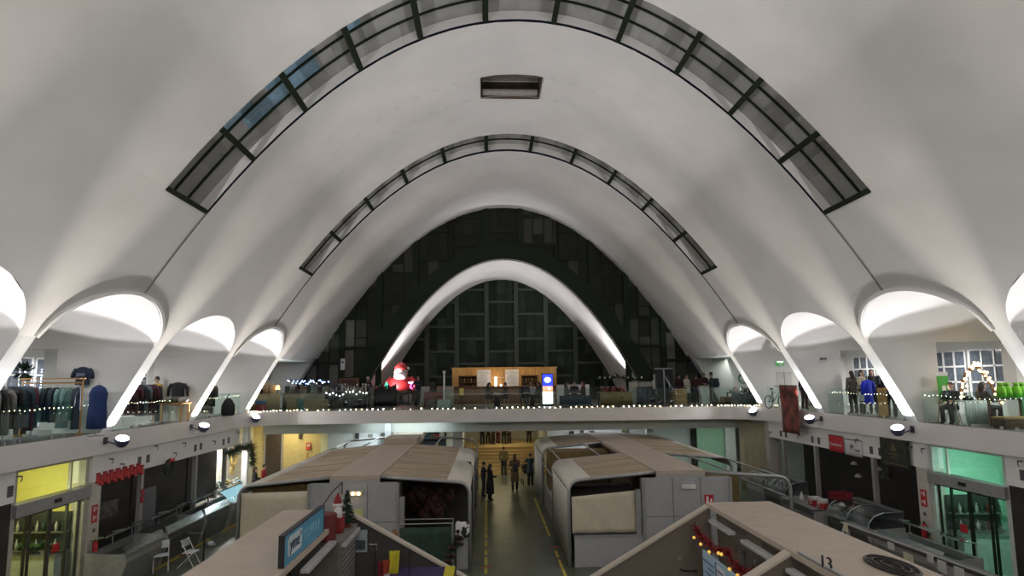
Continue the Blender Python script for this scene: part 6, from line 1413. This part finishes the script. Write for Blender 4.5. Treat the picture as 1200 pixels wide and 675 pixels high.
# lit garland arch
ax_, ay_ = gp(1143, 17.5)[0], 17.5
ga = empty('garland_arch', (ax_, ay_, G)); tag(ga, 'pointed arch garland wrapped in warm lights behind the railing', 'garland'); AP = []
for i in range(41):
    t = -1+2*i/40; AP.append(Vector((.72*t*(.55+.45*abs(t)), .05*math.sin(9*t), .60+1.15*(1-abs(t)**1.7))))
MB().tube([Vector((-.72, 0, 0))]+AP+[Vector((.72, 0, 0))], .03, 6).build('frame_tube', WOODD, ga)
rnd = random.Random(5); mb = MB()
for p in AP:
    for q in range(6):
        d = Vector((rnd.gauss(0, 1), rnd.gauss(0, 1), rnd.gauss(0, 1))).normalized()*.12; w_ = d.orthogonal().normalized()*.025; mb.add([p-w_, p+w_, p+d], [(0, 1, 2)])
mb.build('foliage', mat('dry_foliage', (.10, .07, .03), .8), ga, fix=False)
lb = MB().ball((0, 0, 0), .038, 6, 4).build('light_bulb', emis('arch_bulb', (1, .62, .25), 9), ga); lb.location = AP[0]
for i in range(1, 41): c = lb.copy(); C.objects.link(c); c.parent = ga; c.location = AP[i]+Vector((rnd.uniform(-.08, .08), -.08, rnd.uniform(-.06, .06)))
cx, w = gp(1134, 17.0)[0], 1.0; table('white covered small table between the two seated people', cx, 17.0, .7, .5, .68, WALLW, mat('white_skirt', (.5, .55, .52), .8))
small('black_bowl', 'dark bowl with white rims on the white covered table', 'bowl', (cx-.1, 16.95, G+.68), 'jar', (.02, .02, .02), r=.13, h=.12)
cx = 13.75; t = table('stall under a green cloth beside the lit garland arch', cx, 16.1, 1.4, .9, .78, WOODD, mat('green_cloth', (.02, .17, .07), .8)); t.rotation_euler.z = .25
MB().box(-.71, .71, -.46, .46, .78, .786).build('cloth_top', mat('green_cloth', (.02, .17, .07), .8), t)
LIME = mat('lime_felt', (.17, .46, .03), .8, var=.1)
for i in range(5):
    h_ = empty('lime_bag', (cx-.45+.22*i, 16.2+.05*(i % 2), G+.79)); tag(h_, 'lime green drawstring bag on the green clothed stall', 'bag', 'lime green bags on the green stall'); MB().lathe([(.10, 0), (.12, .05), (.11, .25), (.05, .33), (.08, .40)], n=12).build('bag_body', LIME, h_, smooth=True); MB().lathe([(.055, .32), (.06, .335), (.05, .35)], n=10).build('drawstring', DGREEN, h_)
gtk = empty('storage_chest', (12.95, 15.4, G)); tag(gtk, 'low wooden chest on the floor before the green clothed stall', 'chest'); MB().box(-.5, .5, -.2, .2, 0, .25).build('box', WOODD, gtk, bevel=.01); MB().box(-.52, .52, -.22, .22, .25, .31).build('lid', WOODL, gtk, bevel=.01)
gj = garment('wall_jacket', 'dark grey jacket hung on the outer wall behind the lime green bags', 'jacket', (15.9, 16.3, G+1.95), PI/2, (.045, .05, .05), .8, .6)
# flowers under the gallery corner
ftb = empty('flower_table', (-12.75, 28.1, 0)); tag(ftb, 'flower shop table crowded with buckets under a hanging garland', 'table'); MB().box(-.5, .5, -.8, .8, .74, .78).build('tabletop', WALLW, ftb)
for x in (-.45, .45):
    for y in (-.75, .75): MB().box(x-.025, x+.025, y-.025, y+.025, 0, .74).build('leg', WALLW, ftb)
FLW = [mat('flower_white', (.6, .58, .5), .8), mat('flower_yellow', (.5, .36, .10), .8), mat('flower_leaf', (.04, .07, .025), .8), mat('flower_blue', (.35, .5, .55), .7)]
def bouquet(label, loc, r, h, ms, seed, group):
    b = empty('flower_bucket', tuple(loc)); tag(b, label, 'flowers', group); rnd = random.Random(seed); MB().lathe([(r*.5, 0), (r*.65, h*.4), (r*.6, h*.4)], n=12).build('bucket', GALV, b)
    mb = MB()
    for i in range(40):
        d = Vector((rnd.gauss(0, 1), rnd.gauss(0, 1), rnd.uniform(.2, 1.6))).normalized(); p = Vector((0, 0, h*.35)); q = p+Vector((d.x*r, d.y*r, d.z*h*.7)); w_ = d.orthogonal().normalized()*.025; mb.add([p, (p+q)/2-w_, q, (p+q)/2+w_], [(0, 1, 2, 3)])
    mb.build('leaf_foliage', FLW[2], b, fix=False)
    mb = MB()
    for i in range(16): d = Vector((rnd.gauss(0, 1), rnd.gauss(0, 1), rnd.uniform(.4, 1.6))).normalized(); mb.ball(Vector((d.x*r, d.y*r, h*.35+d.z*h*.7)), r*.2, 6, 4)
    mb.build('blossom', ms, b, smooth=True)
for i in range(6): bouquet('bucket of pale flowers on the flower shop table', (-12.98+.45*(i % 2), 27.45+.26*i, .78), .22, .55, FLW[(0, 1, 3)[i % 3]], i, 'flower buckets on the shop table')
struct(wn[-1], MB().box(-XW-1.4, -XW-1.3, 27.2, 33.6, 0, 3.71), mat('flower_shop_wall', (.72, .70, .62), .7))
wreath('dried_wreath', 'large dried yellow wreath on the bright flower shop wall', tuple(atX(274, 538, -XW-1.02)), .28, (1, 0, 0), FLW[1], False); wreath('dried_wreath', 'small dried wreath under the large yellow one on the flower shop wall', tuple(atX(272, 551, -XW-1.08)), .18, (1, 0, 0), FLW[1], False)
garland('leaf_garland', 'dark leafy garland hung along the top of the flower shop opening', 'garland', [tuple(atX(266, 531, -11.9)), tuple(atX(281, 524, -11.9)), tuple(atX(294, 521, -11.8)), tuple(atX(297, 545, -11.75))], mat('garland_leaf', (.03, .05, .02), .8), .30, 70, seed=12)
# far lower walls: door leaves, pictures, shelves, curtain
dd = empty('door_4', (-12.6, 33.52, 0), kind='structure'); MB().box(-.42, .42, 0, .06, 0, 3.0).build('door_leaf', mat('dark_timber_door', (.06, .045, .03), .6, var=.2), dd); MB().box(-.50, -.42, -.04, .06, 0, 3.08).box(.42, .50, -.04, .06, 0, 3.08).build('door_frame', DIV, dd)
fs = empty('fire_sign', tuple(atY(361.5, 523, 33.52))); tag(fs, 'red fire sign on the yellow lit wall', 'sign'); MB().box(-.13, .13, -.01, .01, -.2, .2).build('sign_plate', mat('sign_orange_red', (.6, .06, .02), .5), fs); MB().box(-.07, .07, -.014, -.01, -.02, .12).build('symbol', WSY, fs)
pk = empty('leaning_plank', (-10.75, 33.40, 0)); tag(pk, 'narrow timber plank leaning on the yellow lit wall', 'plank'); MB().prism([(-.05, -.25, 0), (.05, -.25, 0), (.05, .08, 1.9), (-.05, .08, 1.9)], (0, -.03, 0)).build('plank', WOODL, pk)
for i, (px, py, w, h, Y, c, lab) in enumerate(((418.5, 511, .22, .32, 34.9, (.03, .03, .03), 'small black notice on the pale far wall'), (434, 511, .26, .16, 34.9, (.2, .22, .22), 'small grey notice beside the black one on the pale wall'), (352, 511, .18, .28, 33.5, (.05, .04, .03), 'small dark box high on the yellow lit wall'), (693.5, 508, .3, .3, 36.4, (.10, .03, .05), 'small dark picture on the white wall beyond the kiosk roof'), (682, 507, .22, .25, 36.4, (.05, .05, .06), 'second small dark picture beyond the kiosk roof'), (670, 508, .3, .25, 36.4, (.03, .03, .03), 'small black fitting on the white wall beyond the kiosk roof'), (732.5, 504, .42, .3, 36.35, (.16, .2, .1), 'small green sign on the white wall beyond the kiosk roof'))):
    o = empty('wall_notice', tuple(atY(px, py, Y))); tag(o, lab, 'notice'); MB().box(-w/2, w/2, -.015, .015, -h/2, h/2).build('sheet', mat('notice_%d' % i, c, .6, var=.4, scale=12), o); MB().box(-w/2-.015, w/2+.015, -.01, .02, h/2, h/2+.02).build('top_rail', VENT, o)
sh = empty('shelving_unit', ((gp(440, 37.2, 0)[0]+gp(523, 37.2, 0)[0])/2, 37.15, 0)); tag(sh, 'long blue black shelving unit of goods under the gallery', 'shelving'); w = abs(gp(440, 37.2, 0)[0]-gp(523, 37.2, 0)[0])/2
NB = mat('shelf_navy', (.02, .035, .055), .6); mb = MB()
MB().box(-w, w, .18, .22, 0, 3.1).build('back_panel', NB, sh)
for z in (.1, .8, 1.5, 2.2, 2.9): MB().box(-w, w, -.2, .2, z, z+.04).build('shelf', NB, sh)
rnd = random.Random(31)
for k, z in enumerate((1.54, 2.24)):
    for i in range(14):
        small('shelf_good', 'small coloured pack on the blue black shelving', 'pack', (sh.location.x-w+.25+(2*w-.5)*i/13, 37.1, z), 'box', rnd.choice([(.4, .03, .05), (.5, .5, .52), (.05, .2, .3), (.45, .3, .06), (.12, .12, .12)]), r=rnd.uniform(.09, .16), h=rnd.uniform(.2, .45), group='packs on the blue black shelving')
cur = empty('cream_curtain', (12.6, 30.9, 0)); tag(cur, 'cream curtain draped across the far shop corner', 'curtain')
a, b = atY(866, 506, 31.0), atY(902, 512, 29.0)
MB().grid([[(a.x-12.6+(b.x-a.x)*c/20, a.y-30.9+(b.y-a.y)*c/20+.05*math.sin(c*1.4), z-(.5*math.sin(c/20*PI) if 2 < z < 3 else 0)) for c in range(21)] for z in (3.55, 2.9, 2.2, 1.2, .02)]).build('drape', mat('curtain_cream', (.50, .44, .30), .85, var=.08), cur, solid=.012, smooth=True); MB().tube([(a.x-12.6, a.y-30.9, 3.6), (b.x-12.6, b.y-30.9, 3.6)], .02, 6).build('curtain_rod', STEEL, cur)
# floor clutter beside the serving counters: white chair frames, short barrier
for i, (px, py, lab) in enumerate(((188, 668, 'white folding chair frame on the floor by the long serving counter'), (222, 664, 'white folding chair frame beside the low barrier'))):
    q = atZ(px, py, 0); c_ = empty('folding_chair', (q.x, q.y, 0), .5+i); tag(c_, lab, 'chair')
    for x in (-.2, .2): MB().tube([(x, -.25, 0), (x, .2, .85)], .016, 6).build('leg', mW, c_); MB().tube([(x, .28, 0), (x, -.2, .46)], .016, 6).build('leg', mW, c_)
    MB().box(-.2, .2, -.22, .15, .44, .47).build('seat', mW, c_, bevel=.008); MB().box(-.2, .2, .14, .17, .62, .85).build('backrest', mW, c_, bevel=.008)
for i, (px, py) in enumerate(((190, 648), (197, 643), (208, 637))):
    q = atZ(px, py, 0); c_ = empty('white_tray', (q.x, q.y, 0), .4); tag(c_, 'shallow white tray lying before the dark display counters', 'tray', 'white trays before the counters'); mb = MB().box(-.28, .28, -.16, .16, 0, .02)
    mb.box(-.28, .28, -.16, -.14, .02, .08).box(-.28, .28, .14, .16, .02, .08).box(-.28, -.26, -.14, .14, .02, .08).box(.26, .28, -.14, .14, .02, .08); mb.build('tray_body', mW, c_)
q = atZ(238, 660, 0); br = empty('queue_barrier', (q.x, q.y, 0)); tag(br, 'short black queue barrier on the green floor', 'barrier'); MB().cyl((0, 0, 0), (0, 0, .95), .025).build('post', BLACK, br); MB().lathe([(.16, 0), (.16, .02), (.03, .04)], n=14).build('base', BLACK, br); MB().tube([(0, 0, .93), (-.6, .2, .90)], .018, 6).build('arm', STEEL, br)
q = atZ(247, 640, 0); ba = empty('paper_scrap', (q.x, q.y, 0.0)); tag(ba, 'crumpled white paper bag on the green floor', 'paper bag'); MB().ball((0, 0, .09), (.13, .10, .09), 7, 5).build('bag', mW, ba); MB().ball((.1, .05, .04), (.05, .05, .04), 5, 4).build('fold', mW, ba)
# ================================================================== LIGHT
wd = bpy.data.worlds.new('world'); bpy.context.scene.world = wd; wd.use_nodes = True
wd.node_tree.nodes['Background'].inputs[0].default_value = (.02, .025, .04, 1); wd.node_tree.nodes['Background'].inputs[1].default_value = .3
def lamp(name, kind, loc, energy, color=(1, 1, 1), target=None, size=.1, cone=60, blend=.5, sy=None, direc=None):
    l = bpy.data.lights.new(name, kind); l.energy = energy; l.color = color
    if kind == 'AREA':
        l.size = size
        if sy: l.shape = 'RECTANGLE'; l.size_y = sy
    else: l.shadow_soft_size = size
    if kind == 'SPOT': l.spot_size = math.radians(cone); l.spot_blend = blend
    o = bpy.data.objects.new(name, l); C.objects.link(o); o.location = loc
    if target is not None: direc = Vector(target)-Vector(loc)
    if direc is not None: o.rotation_euler = Vector(direc).to_track_quat('-Z', 'Y').to_euler()
    return o
COOL = (1.0, .965, .968); WARM = (1.0, .92, .78)
for s in (-1, 1):
    k = 1.0 if s < 0 else .85
    for i, Yp in enumerate(PIERS[1:]):
        P = (s*11.70, Yp+.02, M-.08)
        lamp('flood_wash', 'SPOT', P, 600*k, COOL, None, .05, 122, .05, direc=(-s*.10, 0, 1))       # upright lamp with a wide hard edged reflector
        lamp('flood_spill', 'SPOT', P, 230*k, COOL, (-s*12.2, Yp, M-.7), .06, 70, .8)
        lamp('flood_beam', 'SPOT', P, 1500*k, WARM, (s*8.5, Yp+.1, M+5.8), .05, 28, 1.0)
for s in (-1, 1):
    lamp('arch_flood', 'SPOT', (s*7.3, YE+.4, M+.5), 1300, COOL, (s*5.6, YE+2.0, M+6.0), .05, 46, .9)
    lamp('arch_wash', 'SPOT', (s*7.3, YE+.2, M+.5), 1800, COOL, (s*1.5, YE+3.5, M+8.0), .05, 80, 1)
    for y in (10.7, 15.7, 20.8, 26.0): lamp('aisle_lamp', 'AREA', (s*14.9, y, M+2.35), 85, (1, .97, .92), (s*14.9, y, 0), 1.2, sy=.3)
# shops and passages of the lower hall
lamp('yellow_shop_lamp', 'POINT', (-XW-.9, 16.6, 2.68), 55, (1, .95, .6), None, .05)
lamp('mint_shop_lamp', 'POINT', (XW+.9, 16.6, 2.68), 48, (.7, 1, .85), None, .05)
lamp('flower_shop_lamp', 'AREA', (-12.9, 28.6, 2.95), 110, (1, .98, .92), (-13.6, 28.6, 0), .6)
lamp('passage_lamp', 'AREA', (-11.6, 32.4, 3.6), 45, (1, .85, .5), (-11.8, 33.4, 0), 1.0)
lamp('soffit_lamp', 'AREA', (-5.2, 30.4, 3.66), 26, (.82, .96, 1), None, 4.0, sy=.15, direc=(0, .7, -.7))
lamp('passage_lamp', 'AREA', (-6.5, 33.5, 3.6), 150, (.85, .96, 1), (-6.5, 33.0, 0), 3.0, sy=.4)
lamp('passage_lamp', 'AREA', (-1.0, 34.0, 3.6), 90, (1, .85, .5), (-.5, 35.5, 0), 1.5)
lamp('landing_lamp', 'AREA', (0, 41.5, 3.6), 60, (1, .85, .5), (0, 41.5, 0), 2.0)
lamp('passage_lamp', 'AREA', (5.5, 34.5, 3.6), 70, (.95, .98, 1), (5.5, 34.5, 0), 3.0, sy=.4)
lamp('passage_lamp', 'AREA', (11.6, 31.9, 3.6), 60, (.88, 1, .9), (12.0, 32.2, 0), 1.0)
lamp('rear_fill_light', 'AREA', (0, -5.5, 9.5), 650, (1, .97, .94), (0, 16, 2), 9.0, sy=2.0)  # added soft fill from behind the camera, brightens fascia and header boards
lamp('bar_lamp', 'AREA', (0, 35.2, M+2.6), 26, (1, .75, .45), (0, 36.4, M+.8), 4.0, sy=.2)
lamp('corner_lamp', 'AREA', (12.6, 33.0, M+2.6), 55, (.95, 1, .9), (12.6, 33.0, M), .8)
lamp('corner_lamp', 'AREA', (-12.6, 31.0, M+2.6), 30, (1, .9, .75), (-12.6, 31.0, M), .8)
sc = bpy.context.scene
sc.view_settings.view_transform = 'Standard'; sc.view_settings.look = 'None'; sc.view_settings.gamma = 1; sc.view_settings.use_curve_mapping = False
sc.view_settings.exposure = 0.12
sc.cycles.max_bounces = 8; sc.cycles.diffuse_bounces = 4; sc.cycles.transparent_max_bounces = 24; sc.cycles.sample_clamp_indirect = 4; sc.cycles.use_denoising = True
sc.cycles.caustics_reflective = False; sc.cycles.caustics_refractive = False
